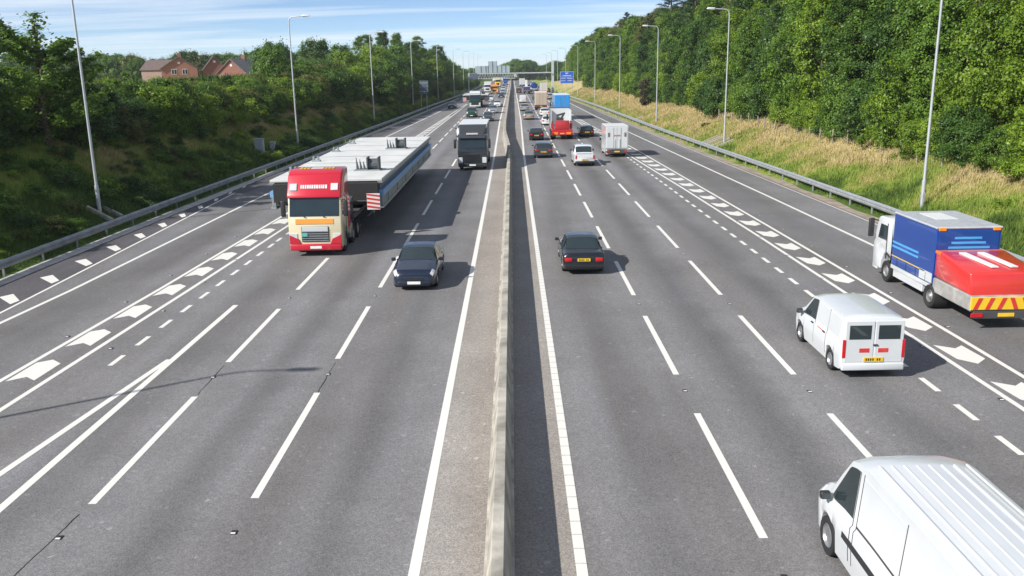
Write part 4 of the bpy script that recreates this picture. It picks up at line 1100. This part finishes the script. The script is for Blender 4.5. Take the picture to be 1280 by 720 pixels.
def box_body(r, y0, y1, z0, z1, hw, m, roof=None, doors=None, ribs=0, frame=None):
    MB().box(-hw,hw,y0,y1,z0,z1).build('box_body', m, r, .02)
    MB().box(-hw-.01,hw+.01,y0-.01,y1+.01,z1-.02,z1+.035).build('roof', roof or m, r, .015)
    for sd in (-1, 1):
        d = MB().box(min(.02*sd, sd*(hw-.08)), max(.02*sd, sd*(hw-.08)), y0-.03, y0-.001, z0+.08, z1-.10).build('rear_door', doors or m, r, .008)
        MB().tube([(sd*.35, y0-.05, z0+.1), (sd*.35, y0-.05, z1-.12)], .015, 6).build('lock_bar', GALV, d)
    f = frame or GALV
    MB().box(-hw-.012,hw+.012,y0-.035,y0+.03,z0-.05,z0+.07).build('rear_sill', f, r)
    for i in range(ribs):
        y = y0+(y1-y0)*(i+.5)/ribs
        for sd in (-1, 1): MB().box(min(sd*hw, sd*(hw+.02)), max(sd*hw, sd*(hw+.02)), y-.03, y+.03, z0+.02, z1-.05).build('side_rib', f, r)

REDP = paint('red', (.52, .012, .03)); CREAM = paint('cream', (.70, .62, .42)); ORANGE = paint('orange', (.75, .30, .03)); YELLOW = paint('yellow', (.80, .52, .02))
BLUEP = paint('royal_blue', (.006, .05, .26)); SKYB = paint('sky_blue', (.06, .34, .72)); LGREY = paint('light_grey', (.55, .57, .58)); TRUCKBLK = paint('charcoal', (.022, .026, .03))
RED_O = paint('signal_red', (.62, .035, .03))

# ---- wide load on the red lorry (near left)
DECK = mat('deck_grey', (.60, .60, .58), .7, 0, .10, .7); STEELG = mat('edge_steel', (.30, .34, .34), .5, .3, .15, 1.); WEB_SHADE = mat('web_blue_shaded', (.035, .06, .11), .5); STRIPE = mat('side_light_blue', (.17, .36, .62), .45); SIDEG = mat('side_grey', (.24, .26, .27), .55, .2, .15, 1.)
def wide_load(x0, x1, y0, y1, z0, z1, label, bollards, cleats, name='steel_deck_section'):
    cx = (x0+x1)/2; r = thing(name, label, 'steel section', (cx, y0, z0)); w = (x1-x0)/2; L = y1-y0; h = z1-z0
    MB().box(-w+.25,w-.25,.05,L-.05,.1,h-.14).build('hull', CHASSIS, r)
    MB().box(-w,w,0,L,h-.14,h).build('deck_plate', DECK, r, .02)
    n = int(L/3.6)
    for i in range(1, n): MB().box(-w+.1,w-.1,i*L/n-.02,i*L/n+.02,h+.001,h+.012).build('deck_seam', SIDEG, r)
    for s in (-1, 1):
        def bx(a, b, za, zb, nm, m): MB().box(min(s*a, s*b), max(s*a, s*b), .02, L-.02, za, zb).build(nm, m, r, .015)
        bx(w-.25, w+.03, h-.25, h-.142, 'top_flange', STEELG)
        bx(w-.25, w-.14, h-.62, h-.252, 'recessed_web', WEB_SHADE)  # shade under the flange painted into the web's dark blue
        bx(w-.25, w+.05, h-.95, h-.622, 'side_stripe', STRIPE)
        bx(w-.25, w-.02, .02, h-.952, 'lower_panel', SIDEG)
        bx(w-.25, w+.04, -.10, .018, 'bottom_flange', STEELG)
        for i in range(7):
            y = L*(i+.5)/7; MB().box(min(s*(w-.02), s*(w+.02)), max(s*(w-.02), s*(w+.02)), y-.05, y+.05, .03, h-.96).build('stiffener', SIDEG, r)
    for (bx_, by) in bollards:
        e = bpy.data.objects.new('winch', None); COL.objects.link(e); e.parent = r; e.location = (bx_-cx, by-y0, h)
        MB().tube([(-.05,0,.34),(.5,0,.34)], .32, 12).build('drum', mat('winch_grey', (.07, .08, .085), .6), e)
        MB().box(-.12,-.05,-.42,.42,0,.75).box(.5,.57,-.42,.42,0,.75).build('side_plate', mat('winch_grey', (.07, .08, .085), .6), e)
        for q in range(3): MB().slab([(-.75+q*.2,-.1,0),(-.6+q*.2,-.1,.05),(-.75+q*.2,-.1,.75-.12*q)], .06).build('prong', MATS['winch_grey'], e)
        MB().box(-.85,.65,-.5,.5,0,.06).build('base_plate', STEELG, e)
    for (bx_, by) in cleats:
        MB().box(-.28,.28,-.14,.14,0,.10).box(-.2,-.08,-.09,.09,.10,.32).box(.08,.2,-.09,.09,.10,.32).build('cleat', STEELG, r, .02).location = (bx_-cx, by-y0, h)
    MB().box(-w+.2,w-.2,-.25,-.02,.3,h-.2).build('end_frame', INK, r, .02)
    return r
def marker_board(r, x, y, z):
    m = MB().box(x-.34,x+.34,y-.02,y+.02,z,z+.85).build('marker_board', WHITE, r)
    for i in range(4):
        a = z+.03+i*.21; MB().slab([(x-.33,y+.026,a),(x+.33,y+.026,a+.10 if a+.10 < z+.82 else z+.82),(x+.33,y+.026,min(z+.84, a+.2)),(x-.33,y+.026,min(z+.84, a+.1))], .003).build('marker_stripe', RED_O, m)
    MB().box(x-.03,x+.03,y-.05,y-.021,z-.5,z+.3).build('bracket', CHASSIS, m)

def red_lorry():
    L = 36.; X, Y0 = -9.4, 41.0
    r = thing('heavy_lorry', 'red and cream heavy-haulage lorry carrying a very wide flat steel section', 'lorry', (X, Y0+L/2, 0), math.pi)
    yf = L/2
    lorry_cab(r, yf, CREAM, 2.5, 3.05, .42, visor=None, lower=REDP, band=ORANGE, d=2.3)
    hw = 1.25
    # red high roof with raked front
    rf = MB().prism([(yf-.42,2.72),(yf-.12,2.80),(yf-.22,2.98),(yf-.75,3.82),(yf-1.1,4.0),(yf-2.3,4.02),(yf-2.3,2.72)], -hw-.02, hw+.02).build('high_roof', REDP, r, .07, 2, 45)
    for sd in (-1, 1):
        a, b = sorted((sd*.80, sd*1.14))
        MB().slab([(a,yf-.29,3.12),(b,yf-.29,3.12),(b,yf-.48,3.42),(a,yf-.48,3.42)], .03).build('roof_light', LAMP_W, rf, .01)
        MB().box(min(sd*hw, sd*(hw+.03)), max(sd*hw, sd*(hw+.03)), yf-2.28, yf-1.72, 1.1, 2.62).build('side_panel', REDP, r, .01)
        MB().slab([(sd*.70,yf-.01,.62),(sd*1.22,yf-.01,.62),(sd*1.22,yf-.01,1.06),(sd*.80,yf-.01,.86)], .05).build('corner_panel', REDP, r, .01)
    b = MB(); random.seed(2); x = -.62
    while x < .6:
        w = random.uniform(.05, .09); b.slab([(x,yf-.345,3.20),(x+w,yf-.345,3.20),(x+w,yf-.445,3.36),(x,yf-.445,3.36)], .012); x += w+.035
    b.build('lettering', WHITE, rf)
    for sd in (-1, 1):
        for k in range(3):
            q = sd*(.42+.17*k); MB().box(q-.06,q+.06,yf-1.72,yf-1.38,4.012,4.05).build('beacon', YELLOW, rf, .01)
    MB().box(-.3,.3,yf-1.7,yf-1.4,4.012,4.045).build('roof_plate', WHITE, rf, .01)
    MB().box(-.62,.62,yf+.02,yf+.05,1.22,1.44).build('badge_panel', LGREY, r, .02)
    MB().box(.35,.62,yf+.05,yf+.07,.98,1.16).build('badge', mat('teal', (.12, .42, .38), .5), r, .02)
    chassis(r, yf-9.2, yf-.9, .6, 1.0)
    axle(r, yf-1.35); axle(r, yf-3.5); axle(r, yf-4.9)
    for sd in (-1, 1): MB().box(min(sd*.9, sd*1.24), max(sd*.9, sd*1.24), yf-2.95, yf-2.35, .45, 1.15).build('fuel_tank', STEEL, r, .05, 2, 50)
    # trailer
    MB().box(-1.25,1.25,-yf+2.0,yf-3.4,1.22,1.42).build('trailer_deck', CHASSIS, r, .02)
    MB().box(-.5,.5,-yf+2.0,yf-6.,.75,1.2).build('trailer_spine', CHASSIS, r)
    MB().prism([(yf-2.6,1.0),(yf-2.6,1.9),(yf-4.2,2.3),(yf-4.2,1.0)], -1.1, 1.1).build('equipment_locker', TRUCKBLK, r, .03)
    for k in range(5): axle(r, -yf+4.2+k*1.5, 1.0, .46, True)
    for sd in (-1, 1): marker_board(r, sd*2.05, yf-4.9, 1.45)
    for sd in (-1, 1): MB().tube([(sd*1.2, yf-4.95, 1.9), (sd*2.1, yf-4.95, 1.9)], .04, 6).build('marker_arm', CHASSIS, r)
red_lorry()
wide_load(-12.9, -6.95, 46.6, 75.3, 1.52, 3.0, 'wide flat grey steel section with blue sides on the red lorry', [(-8.2, 50.6), (-8.3, 64.2)], [(-12.45, 50), (-12.45, 56), (-12.45, 62.5), (-12.45, 69)])

def black_lorry():
    L = 9.8; X, Y0 = -3.48, 76.0
    r = thing('box_lorry', 'black lorry with dark roof deflector and pale box body, facing the camera', 'lorry', (X, Y0+L/2, 0), math.pi); yf = L/2
    lorry_cab(r, yf, TRUCKBLK, 2.5, 3.0, .42, visor=GREY, slat=TRUCKBLK)
    MB().add([(-.95,yf-.75,2.99),(.95,yf-.75,2.99),(1.22,yf-2.0,3.72),(-1.22,yf-2.0,3.72),(-.95,yf-2.25,2.99),(.95,yf-2.25,2.99),(1.22,yf-2.25,3.77),(-1.22,yf-2.25,3.77)],
             [(0,1,2,3),(0,4,5,1),(3,2,6,7),(4,7,6,5),(0,3,7,4),(1,5,6,2)]).build('roof_deflector', GREY, r, .03)
    MB().box(-.5,.5,yf-.62,yf-.52,3.0,3.14).build('name_board', LGREY, r, .01)
    for sd in (-1, 1): MB().box(min(sd*1.2, sd*1.24), max(sd*1.2, sd*1.24), yf-2.42, yf-2.27, 1.1, 3.6).build('side_fairing', TRUCKBLK, r, .01)
    chassis(r, -yf+.2, yf-.9, .6, 1.); axle(r, yf-1.35); axle(r, -yf+2.6, twin=True)
    box_body(r, -yf, yf-2.45, 1.1, 3.76, 1.25, LGREY, mat('trailer_roof', (.6, .64, .66), .5), None, 6)
    for sd in (-1, 1): MB().box(min(sd*1.18, sd*1.22), max(sd*1.18, sd*1.22), -yf+3.4, yf-2.6, .5, 1.05).build('side_guard', GALV, r)
black_lorry()

def green_lorry():
    L = 16.; X, Y0 = -8.05, 195.
    r = thing('heavy_lorry', 'dark green lorry with red and white marker boards and a wide load', 'lorry', (X, Y0+L/2, 0), math.pi); yf = L/2
    lorry_cab(r, yf, GREEN, 2.45, 3.05, .42, visor=LGREY, lower=LGREY, det=1)
    MB().prism([(yf-.6,3.0),(yf-1.3,3.55),(yf-2.25,3.6),(yf-2.25,3.0)], -1.15, 1.15).build('roof_deflector', LGREY, r, .05)
    chassis(r, -yf, yf-.9, .6, 1.0); axle(r, yf-1.35); axle(r, yf-3.6); axle(r, yf-4.9)
    MB().box(-1.25,1.25,-yf,yf-3.2,1.1,1.4).build('trailer_deck', CHASSIS, r)
    for k in range(3): axle(r, -yf+1.5+k*1.5)
    for sd in (-1, 1): marker_board(r, sd*2.35, yf-3.3, 1.3)
    MB().box(-2.4,2.4,yf-3.45,yf-3.37,1.6,1.72).build('marker_arm', CHASSIS, r)
green_lorry()
wide_load(-10.9, -5.3, 199.4, 212, 1.45, 2.7, 'pale wide steel section carried behind the green lorry', [(-6.6, 202)], [(-10.3, 202)])

def simple_lorry(label, X, Y0, away, L, hw, z1, cabp, bodym, roofm=None, doorm=None, z0=1.05, cab_h=2.75, det=1, name='box_lorry', ribs=0):
    r = thing(name, label, 'lorry', (X, Y0+L/2, 0), 0 if away else math.pi); yf = L/2
    lorry_cab(r, yf, cabp, min(2.45, 2*hw), cab_h, .42, d=2.0, det=det)
    chassis(r, -yf+.2, yf-.8, .6, 1.); axle(r, yf-1.35, hw-.22); axle(r, -yf+1.9, hw-.3, .48, True)
    if L > 9: axle(r, -yf+3.3, hw-.3, .48, True)
    box_body(r, -yf+.05, yf-2.2, z0, z1, hw, bodym, roofm, doorm, ribs)
    rear_lights(r, -yf+.05, hw-.15, z0-.28)
    return r, yf
# oncoming, far
simple_lorry('white lorry far off in the left carriageway, left of the orange lorry', -8.6, 318, False, 9, 1.22, 3.5, WHITEP, WHITEP)
r, yf = simple_lorry('orange lorry far off in the left carriageway, right of the white lorry', -5.8, 299, False, 8, 1.2, 2.5, ORANGE, paint('dark_red', (.2, .02, .02)), cab_h=2.6)
MB().box(-1.1,1.1,yf-1.6,yf-1.2,2.62,2.95).build('light_bar', LAMP_O, r, .02)
r, yf = simple_lorry('white and yellow lorry behind the orange lorry, far off under the gantry', -6.2, 400, False, 9, 1.25, 3.9, YELLOW, WHITEP, cab_h=3.4)
for sd in (-1, 1): MB().box(min(sd*1.3, sd*2.3), max(sd*1.3, sd*2.3), yf-3, yf-2.4, 2.6, 3.9).build('side_load', WHITE, r, .05)
simple_lorry('blue lorry far off beside the central barrier, facing the camera', -3.1, 440, False, 9, 1.25, 3.9, paint('mid_blue', (.06, .14, .5)), paint('mid_blue', (.06, .14, .5)), cab_h=3.3)
# going away
def blue_crash_lorry():
    L = 8.2; X, Y0 = 15.92, 27.5
    r = thing('traffic_lorry', 'blue curtain-sided lorry with white cab and folded red and yellow crash cushion', 'lorry', (X, Y0+L/2, 0)); yf = L/2; hw = 1.15
    lorry_cab(r, yf, WHITEP, 2.2, 2.55, .42, d=1.75, det=1)
    yb = yf-1.9; ye = yb-3.45
    MB().box(-hw,hw,ye,yb,.85,2.86).build('curtain_body', BLUEP, r, .03)
    rf = MB().box(-hw-.02,hw+.02,ye-.02,yb+.02,2.84,2.92).build('roof', mat('roof_grey', (.40, .42, .44), .5), r, .03)
    MB().box(-.45,.35,yb-1.9,yb-.5,2.921,2.935).build('roof_light_panel', WHITE, rf)
    for sd in (-1, 1):
        s = sorted((sd*hw, sd*(hw+.008)))
        for z in (1.55, 1.72): MB().box(s[0], s[1], ye+1.2, yb-.02, z, z+.08).build('curtain_stripe', SKYB, r)
        MB().box(s[0], s[1], ye+.6, yb-.02, 1.20, 1.235).build('curtain_stripe', YELLOW, r)
        for i in range(5): MB().box(s[0], s[1]+(0.01 if sd > 0 else 0), ye+.5+i*.8, ye+.53+i*.8, .88, 1.18).build('curtain_strap', PLASTIC, r)
        MB().box(s[0]-.01, s[1]+.01, ye+.1, yb-.05, .72, .86).build('side_rail', LGREY, r)
        MB().box(s[0], s[1], ye+.02, ye+1.0, .9, 1.25).build('side_panel', LGREY, r)
    MB().box(-hw+.1,hw-.1,ye-.025,ye-.001,1.9,2.8).build('rear_curtain', BLUEP, r, .01)
    for k in range(3): MB().box(-.7+.1*k,.75-.15*k,ye-.034,ye-.026,2.15+.17*k,2.23+.17*k).build('rear_lettering', SKYB, r)
    for sd in (-1, 1): MB().box(sd*.95-.13,sd*.95+.13,ye-.06,ye+.1,2.78,2.9).build('roof_marker', LAMP_O, r, .02)
    chassis(r, -yf+.6, yf-.8, .55, .9); axle(r, yf-1.35, .95, .43); axle(r, -yf+2.9, .92, .43, True)
    for sd in (-1, 1): MB().box(min(sd*.95, sd*1.12), max(sd*.95, sd*1.12), -yf+3.6, yf-2.1, .4, .72).build('side_guard', LGREY, r, .02)
    # folded crash cushion overhanging the rear
    c = MB().prism([(ye-.05,1.18),(ye-.05,2.02),(ye-.45,2.14),(-yf+.35,1.86),(-yf+.22,1.12)], -hw+.02, hw-.02).build('crash_cushion', RED_O, r, .07, 2, 45)
    for k in (-1, 1):
        MB().slab([(k*.32-.28,ye-.6,2.125),(k*.32-.05,ye-.6,2.125),(k*.32+.28,-yf+.7,1.96),(k*.32+.05,-yf+.7,1.96)], .02).build('cushion_marking', WHITE, c)
    MB().box(-hw+.0,hw-.0,ye-.4,ye-.06,2.0,2.12).build('cushion_hinge', paint('orange_red', (.75, .16, .03)), c, .02)
    MB().box(-hw,hw,-yf+.1,ye-.06,.62,1.14).build('rear_platform', mat('dirty_grey', (.32, .31, .29), .7, 0, .25, 3.), r, .04)
    y = MB().box(-hw-.02,hw+.02,-yf+.02,-yf+.09,.70,1.12).build('chevron_board', YELLOW, r, .01)
    for i in range(6):
        x = -hw+.05+i*.39; s = 1 if i < 3 else -1
        MB().slab([(x+(.0 if s > 0 else .16),-yf+.012,.72),(x+.14+(.0 if s > 0 else .16),-yf+.012,.72),(x+.14+(.16 if s > 0 else 0),-yf+.012,1.1),(x+(.16 if s > 0 else 0),-yf+.012,1.1)], .004).build('chevron', RED_O, y)
    rear_lights(r, -yf+.08, hw-.2, .52)
blue_crash_lorry()

def luton():
    L = 6.1; X, Y0 = 9.95, 84.9
    r = thing('luton_van', 'white box van with two square rear lamps, right of the white pickup', 'van', (X, Y0+L/2, 0)); yf = L/2; hw = 1.07
    S = Shell('bigvan', .98, .97, .88); b = S.body(); o = b.build('cab', WHITEP, r, smooth=38); o.location = (0, .25, 0); o.scale = (1, .98, .92)
    box_body(r, -yf, yf-2.1, .82, 2.95, hw, WHITEP, mat('van_roof', (.62, .62, .60), .5), None, 0)
    MB().prism([(yf-2.1,2.1),(yf-2.1,2.93),(yf-1.5,2.85),(yf-1.2,2.45),(yf-1.4,2.1)], -hw+.02, hw-.02).build('overcab_pod', WHITEP, r, .06, 2, 45)
    for sd in (-1, 1):
        MB().box(sd*.78-.10,sd*.78+.10,-yf-.05,-yf-.031,1.95,2.35).build('vent_panel', mat('brown_grey', (.16, .14, .12), .6), r, .01)
        wheel(r, sd*.86, yf-1.35, .33, .2); wheel(r, sd*.8, -yf+1.35, .33, .34, True)
        MB().box(-.08,.08,-.05,.05,-.16,.16).build('mirror', PLASTIC, r, .03).location = (sd*1.2, yf-1.9, 1.45)
    MB().box(-.3,.3,-yf-.045,-yf-.031,2.0,2.14).build('lettering', mat('pale_red', (.45, .2, .2), .6), r)
    for x in (-.22, .22): MB().box(x-.06,x+.06,-yf-.07,-yf-.031,.9,1.75).build('lift_rail', LGREY, r)
    chassis(r, -yf+.1, yf-1.4, .42, .78, .4); rear_lights(r, -yf+.03, hw-.2, .55)
    MB().box(-hw+.1,-hw+.4,-yf+.1,-yf+.5,.3,.55).build('step', LGREY, r)
luton()

def red_grab_lorry():
    L = 9.2; X, Y0 = 5.95, 106.5
    r = thing('grab_lorry', 'red grab lorry with white tipping body and dark folded crane, going away', 'lorry', (X, Y0+L/2, 0)); yf = L/2; hw = 1.24
    lorry_cab(r, yf, REDP, 2.45, 2.9, .42, d=1.9, det=1)
    y0, y1 = -yf+2.5, yf-2.1
    b = MB().box(-hw,-hw+.08,y0,y1,1.1,3.3).box(hw-.08,hw,y0,y1,1.1,3.3).box(-hw+.08,hw-.08,y1-.08,y1,1.1,3.45).box(-hw+.08,hw-.08,y0,y1-.09,1.1,1.25)
    b.build('tipping_body', WHITEP, r, .01)
    MB().box(-hw-.02,hw+.02,y1-.1,y1+.02,3.42,3.56).build('headboard_rim', mat('rim_dark', (.12, .10, .10), .6), r)
    for sd in (-1, 1): MB().box(min(sd*(hw-.1), sd*(hw+.03)), max(sd*(hw-.1), sd*(hw+.03)), y0, y1-.1, 3.28, 3.36).build('top_rail', LGREY, r)
    MB().box(-hw+.02,hw-.02,-yf+.3,y0-.05,.95,1.25).build('rear_deck', REDP, r, .03)
    MB().box(-.85,.85,-yf+.25,-yf+1.3,1.25,2.25).build('machine_housing', paint('brick_red', (.48, .03, .035)), r, .06, 2, 45)
    dk = mat('crane_dark', (.05, .06, .05), .6)
    MB().box(-.25,.25,y0-.75,y0-.2,1.25,2.5).build('crane_column', dk, r, .03)
    MB().tube([(0,y0-.5,2.5),(.35,y0-.3,3.0),(-.55,y0+.2,2.75)], .14, 7).build('crane_boom', dk, r)
    g = MB().slab([(-.75,y0-.4,1.9),(-.25,y0-.4,1.85),(-.1,y0-.4,2.5),(-.6,y0-.4,2.65)], .25).build('grab_bucket', dk, r, .05)
    for sd in (-1, 1):
        MB().tube([(sd*1.12,y0-.3,.9),(sd*1.12,y0-.3,2.1)], .09, 6).build('stabiliser_leg', dk, r)
        MB().box(sd*1.12-.16,sd*1.12+.16,y0-.9,y0-.4,1.26,1.9).build('tool_locker', paint('brick_red', (.48, .03, .035)), r, .03)
        MB().box(sd*.8-.3,sd*.8+.3,-yf+.16,-yf+.2,.62,.9).build('tail_light', LAMP_O, r, .02)
        MB().box(sd*1.12-.12,sd*1.12+.12,-yf+.1,-yf+.16,.64,.86).build('tail_light', LAMP_R, r, .02)
    MB().box(-hw,hw,-yf+.2,-yf+.35,.55,.95).build('rear_bar', REDP, r, .02)
    MB().box(-.26,.26,-yf+.16,-yf+.199,.68,.8).build('number_plate', PLATE_Y, r)
    chassis(r, -yf+.4, yf-.8, .6, .95); axle(r, yf-1.35); axle(r, -yf+1.7, twin=True); axle(r, -yf+3.05, twin=True)
red_grab_lorry()

r, yf = simple_lorry('sky-blue curtain-sided lorry with white lettering, right of the red grab lorry', 8.15, 146.5, True, 11, 1.24, 4.0, WHITEP, SKYB, mat('pale_blue_roof', (.55, .68, .78), .5), paint('bright_blue', (.03, .27, .66)))
b = MB(); random.seed(6)
for s in (-1, 1):
    x = .12 if s > 0 else -1.05
    while x < (.95 if s > 0 else -.2): w = random.uniform(.08, .16); b.box(x, x+w, -yf+.015, -yf+.019, 1.75, 2.05); x += w+.05
b.build('lettering', WHITE, r)
r, yf = simple_lorry('cream box lorry with beige roller rear door, ahead of the white hatchback', 5.8, 180, True, 8, 1.2, 3.55, WHITEP, paint('off_white', (.66, .62, .54)), mat('cream_roof', (.72, .68, .62), .5), paint('tan', (.50, .40, .30)))
r, yf = simple_lorry('white lorry with a red rear bar, far off in the right carriageway', 9.9, 281, True, 8, 1.2, 3.5, WHITEP, WHITEP, None, paint('pale', (.6, .58, .52)))
MB().box(-1.2,1.2,-yf-.03,-yf+.0,.6,1.1).build('red_rear_bar', REDP, r, .02)
r, yf = simple_lorry('dark purple-blue lorry with a tall white stack, far off in the right carriageway', 4.85, 292, True, 7, 1.05, 2.2, NAVY, paint('purple_blue', (.05, .045, .2)), WHITE)
MB().box(-.5,.3,-yf+1.2,-yf+2.2,2.24,4.3).build('stack', WHITE, r, .1)
def tanker():
    L = 9.; r = thing('tanker_lorry', 'blue tanker lorry with rounded rear, far off in the right carriageway', 'lorry', (7.6, 309+L/2, 0)); yf = L/2
    lorry_cab(r, yf, WHITEP, 2.3, 2.7, .42, d=1.9, det=1)
    MB().tube([(0,-yf+.1,2.1),(0,-yf+.35,2.1),(0,yf-2.3,2.1),(0,yf-2.1,2.1)], [.85, 1.12, 1.12, .85], 18).build('tank', BLUEP, r, smooth=40)
    chassis(r, -yf+.1, yf-.8, .6, 1.); axle(r, yf-1.35); axle(r, -yf+1.5, twin=True); rear_lights(r, -yf+.1, 1., .75)
    MB().box(-1.0,1.0,-yf+.1,-yf+.2,.9,1.2).build('rear_panel', mat('lilac_grey', (.5, .45, .52), .6), r)
tanker()
simple_lorry('white box lorry farthest off in the right carriageway near the gantry', 4.4, 384, True, 8, 1.2, 3.6, WHITEP, WHITEP)

# ---- vans and cars, nearest first
def near_van():
    r, S = car('panel_van', 'large white panel van with ribbed roof cut off by the bottom right corner', 'van', 'bigvan', WHITEP, 6.5, 9.6, True, 2, lower=PLASTIC)
    L, W, H = S.L, S.W, S.H
    for i in range(8):
        x = -.70+i*.2
        MB().box(x-.02,x+.02,-L/2+.15,L/2*.22,H-.022,H+.012).build('roof_rib', WHITEP, r, .008)
    for sd in (-1, 1):
        S.patch(MB(), .34, .34, .62, .62, 2.45, 5.85, sd, .006).build('sliding_door', WHITEP, r, smooth=40)
        S.patch(MB(), .65, .65, .755, .74, 2.6, 4.9, sd, .006).build('cab_door', WHITEP, r, smooth=40)
        for t0 in (.335, .622, .648): S.patch(MB(), t0, t0, t0+.002, t0+.002, 2.4, 5.9, sd, .009).build('door_seam', CHASSIS, r)
        S.patch(MB(), .335, .335, .62, .62, 5.02, 5.06, sd, .009).build('door_rail', CHASSIS, r)
        S.patch(MB(), .30, .30, .70, .70, 3.0, 3.35, sd, .012).build('rubbing_strip', PLASTIC, r, smooth=40)
near_van()
r, S = car('small_van', 'white small delivery van with dark rear window and red markings', 'van', 'van', WHITEP, 9.88, 23.2, True, 2)
L, W, H = S.L, S.W, S.H
for sd in (-1, 1):
    d = MB().box(min(.015*sd, sd*.80), max(.015*sd, sd*.80), -L/2-.012, -L/2+.02, .50, 1.68).build('rear_door', WHITEP, r, .01)
    w = MB().box(min(.10*sd, sd*.70), max(.10*sd, sd*.70), -L/2-.018, -L/2-.0125, 1.16, 1.56).build('rear_window', GLASS, d)
    MB().box(min(.12*sd, sd*.4), max(.12*sd, sd*.4), -L/2-.018, -L/2-.0125, .78, .90).build('red_marking', RED_O, d)
    S.patch(MB(), .08, .08, .50, .50, 5.15, 5.85, sd, .005).build('side_panel', WHITEP, r, smooth=40)
    for t0 in (.29, .522): S.patch(MB(), t0, t0, t0+.0025, t0+.0025, 2.4, 5.9, sd, .008).build('door_seam', CHASSIS, r)
    S.patch(MB(), .34, .34, .46, .46, 4.1, 4.5, sd, .008).build('red_marking', RED_O, r, smooth=40)
MB().box(-.04,.10,-L/2-.05,-L/2-.012,.98,1.02).build('door_handle', PLASTIC, r, .01)
car('saloon_car', 'dark navy saloon car facing the camera, ahead of the black lorry', 'car', 'saloon', NAVY, -4.02, 34.0, False, 2)
car('saloon_car', 'black saloon car with yellow number plate, alone in the lane right of the central barrier', 'car', 'saloon', BLACKP, 2.92, 36.3, True, 2)
car('pickup_truck', 'white pickup with dark rear bumper, behind the red grab lorry', 'pickup', 'pickup', WHITEP, 6.3, 77.6, True, 2, lower=PLASTIC)
car('estate_car', 'dark grey hatchback beside the central barrier, nearer of the two dark cars', 'car', 'estate', GREY, 2.95, 85.2, True, 2, sx=.93)
car('hatchback', 'black hatchback ahead of the dark grey one, left of the red grab lorry', 'car', 'hatch', BLACKP, 2.85, 106, True, 2)
car('hatchback', 'black car right of the red grab lorry, ahead of the white box van', 'car', 'hatch', BLACKP, 9.2, 110, True, 2, sx=1.05, sh=.92)
car('hatchback', 'white car half hidden at the left side of the red grab lorry', 'car', 'hatch', WHITEP, 5.2, 133, True, 1)
car('saloon_car', 'silver-beige saloon car ahead of the black hatchback', 'car', 'saloon', BEIGE, 2.75, 148, True, 1)
car('hatchback', 'white hatchback between the red grab lorry and the cream box lorry', 'car', 'hatch', WHITEP, 5.7, 158, True, 1)
car('hatchback', 'silver hatchback ahead of the silver-beige saloon', 'car', 'hatch', SILVER, 2.45, 177.7, True, 1)
car('small_van', 'small white van ahead of the silver hatchback beside the central barrier', 'van', 'van', WHITEP, 2.6, 219, True, 1)
car('estate_car', 'silver car with red tail lights, right of the cream box lorry', 'car', 'estate', SILVER, 10.2, 240, True, 1)
car('suv', 'dark car far off beside the central barrier, ahead of the small white van', 'car', 'suv', GREY, 2.3, 300, True, 0)
car('saloon_car', 'dark car far off on the right, beside the white lorry with red bar', 'car', 'saloon', BLACKP, 12.2, 306, True, 0)
car('saloon_car', 'tiny grey car far off near the gantry, ahead of the dark one', 'car', 'hatch', SILVER, 2.5, 350, True, 0)
# oncoming
r, S = car('escort_van', 'white escort van with amber light bar, mostly hidden behind the black lorry', 'van', 'van', WHITEP, -6.25, 113, False, 1)
MB().box(-.6,.6,.2,.5,S.H+.01,S.H+.16).build('light_bar', LAMP_O, r, .02)
MB().box(-.25,.25,.19,.51,S.H+.0,S.H+.17).build('light_bar_centre', WHITE, r, .01)
car('suv', 'dark green car in the middle lane behind the escort van', 'car', 'suv', GREEN, -7.2, 158, False, 1)
car('saloon_car', 'dark grey saloon in the right-hand oncoming lane behind the black lorry', 'car', 'saloon', GREY, -3.95, 145.5, False, 1)
car('estate_car', 'silver-white car close behind the dark grey saloon', 'car', 'estate', SILVER, -3.7, 170.5, False, 1)
car('hatchback', 'grey car alone in the far left slip lane', 'car', 'hatch', GREY, -13.0, 193.5, False, 1)
car('hatchback', 'white hatchback behind the silver-white estate, oncoming', 'car', 'hatch', WHITEP, -3.3, 197.6, False, 1)
car('estate_car', 'white car just right of the green lorry, farther back', 'car', 'estate', WHITEP, -5.6, 231, False, 1)
car('saloon_car', 'dark saloon far off beside the left edge of the central barrier', 'car', 'saloon', NAVY, -3.1, 259, False, 0)
car('hatchback', 'silver car far off between the orange lorry and the central barrier, nearer one', 'car', 'hatch', SILVER, -3.0, 292, False, 0)
car('estate_car', 'white car far off between the orange lorry and the central barrier, farther one', 'car', 'estate', WHITEP, -3.2, 325, False, 0)
car('small_van', 'tiny white van far off beside the left bank under the gantry', 'van', 'van', WHITEP, -11.2, 390, False, 0)
car('hatchback', 'tiny white car far off beside the left bank, nearer than the tiny van', 'car', 'hatch', WHITEP, -10.8, 350, False, 0)
car('saloon_car', 'tiny grey car far off under the gantry right of the yellow lorry', 'car', 'saloon', SILVER, -3.3, 365, False, 0)

# ------------------------------------------------------------------ thin summer haze over the whole place
hz = bpy.data.materials.new('haze'); hz.use_nodes = True
t = hz.node_tree; t.nodes.clear()
ho = t.nodes.new('ShaderNodeOutputMaterial'); pv = t.nodes.new('ShaderNodeVolumePrincipled')
pv.inputs['Color'].default_value = (.86, .93, 1, 1); pv.inputs['Density'].default_value = .00017; pv.inputs['Anisotropy'].default_value = .1
t.links.new(pv.outputs[0], ho.inputs['Volume'])
hb = MB().box(-2600, 2600, -80, 2600, -1.2, 34).build('haze', hz, kind='stuff')
hb['label'] = 'thin pale summer haze over the motorway and its banks'; hb['category'] = 'haze'
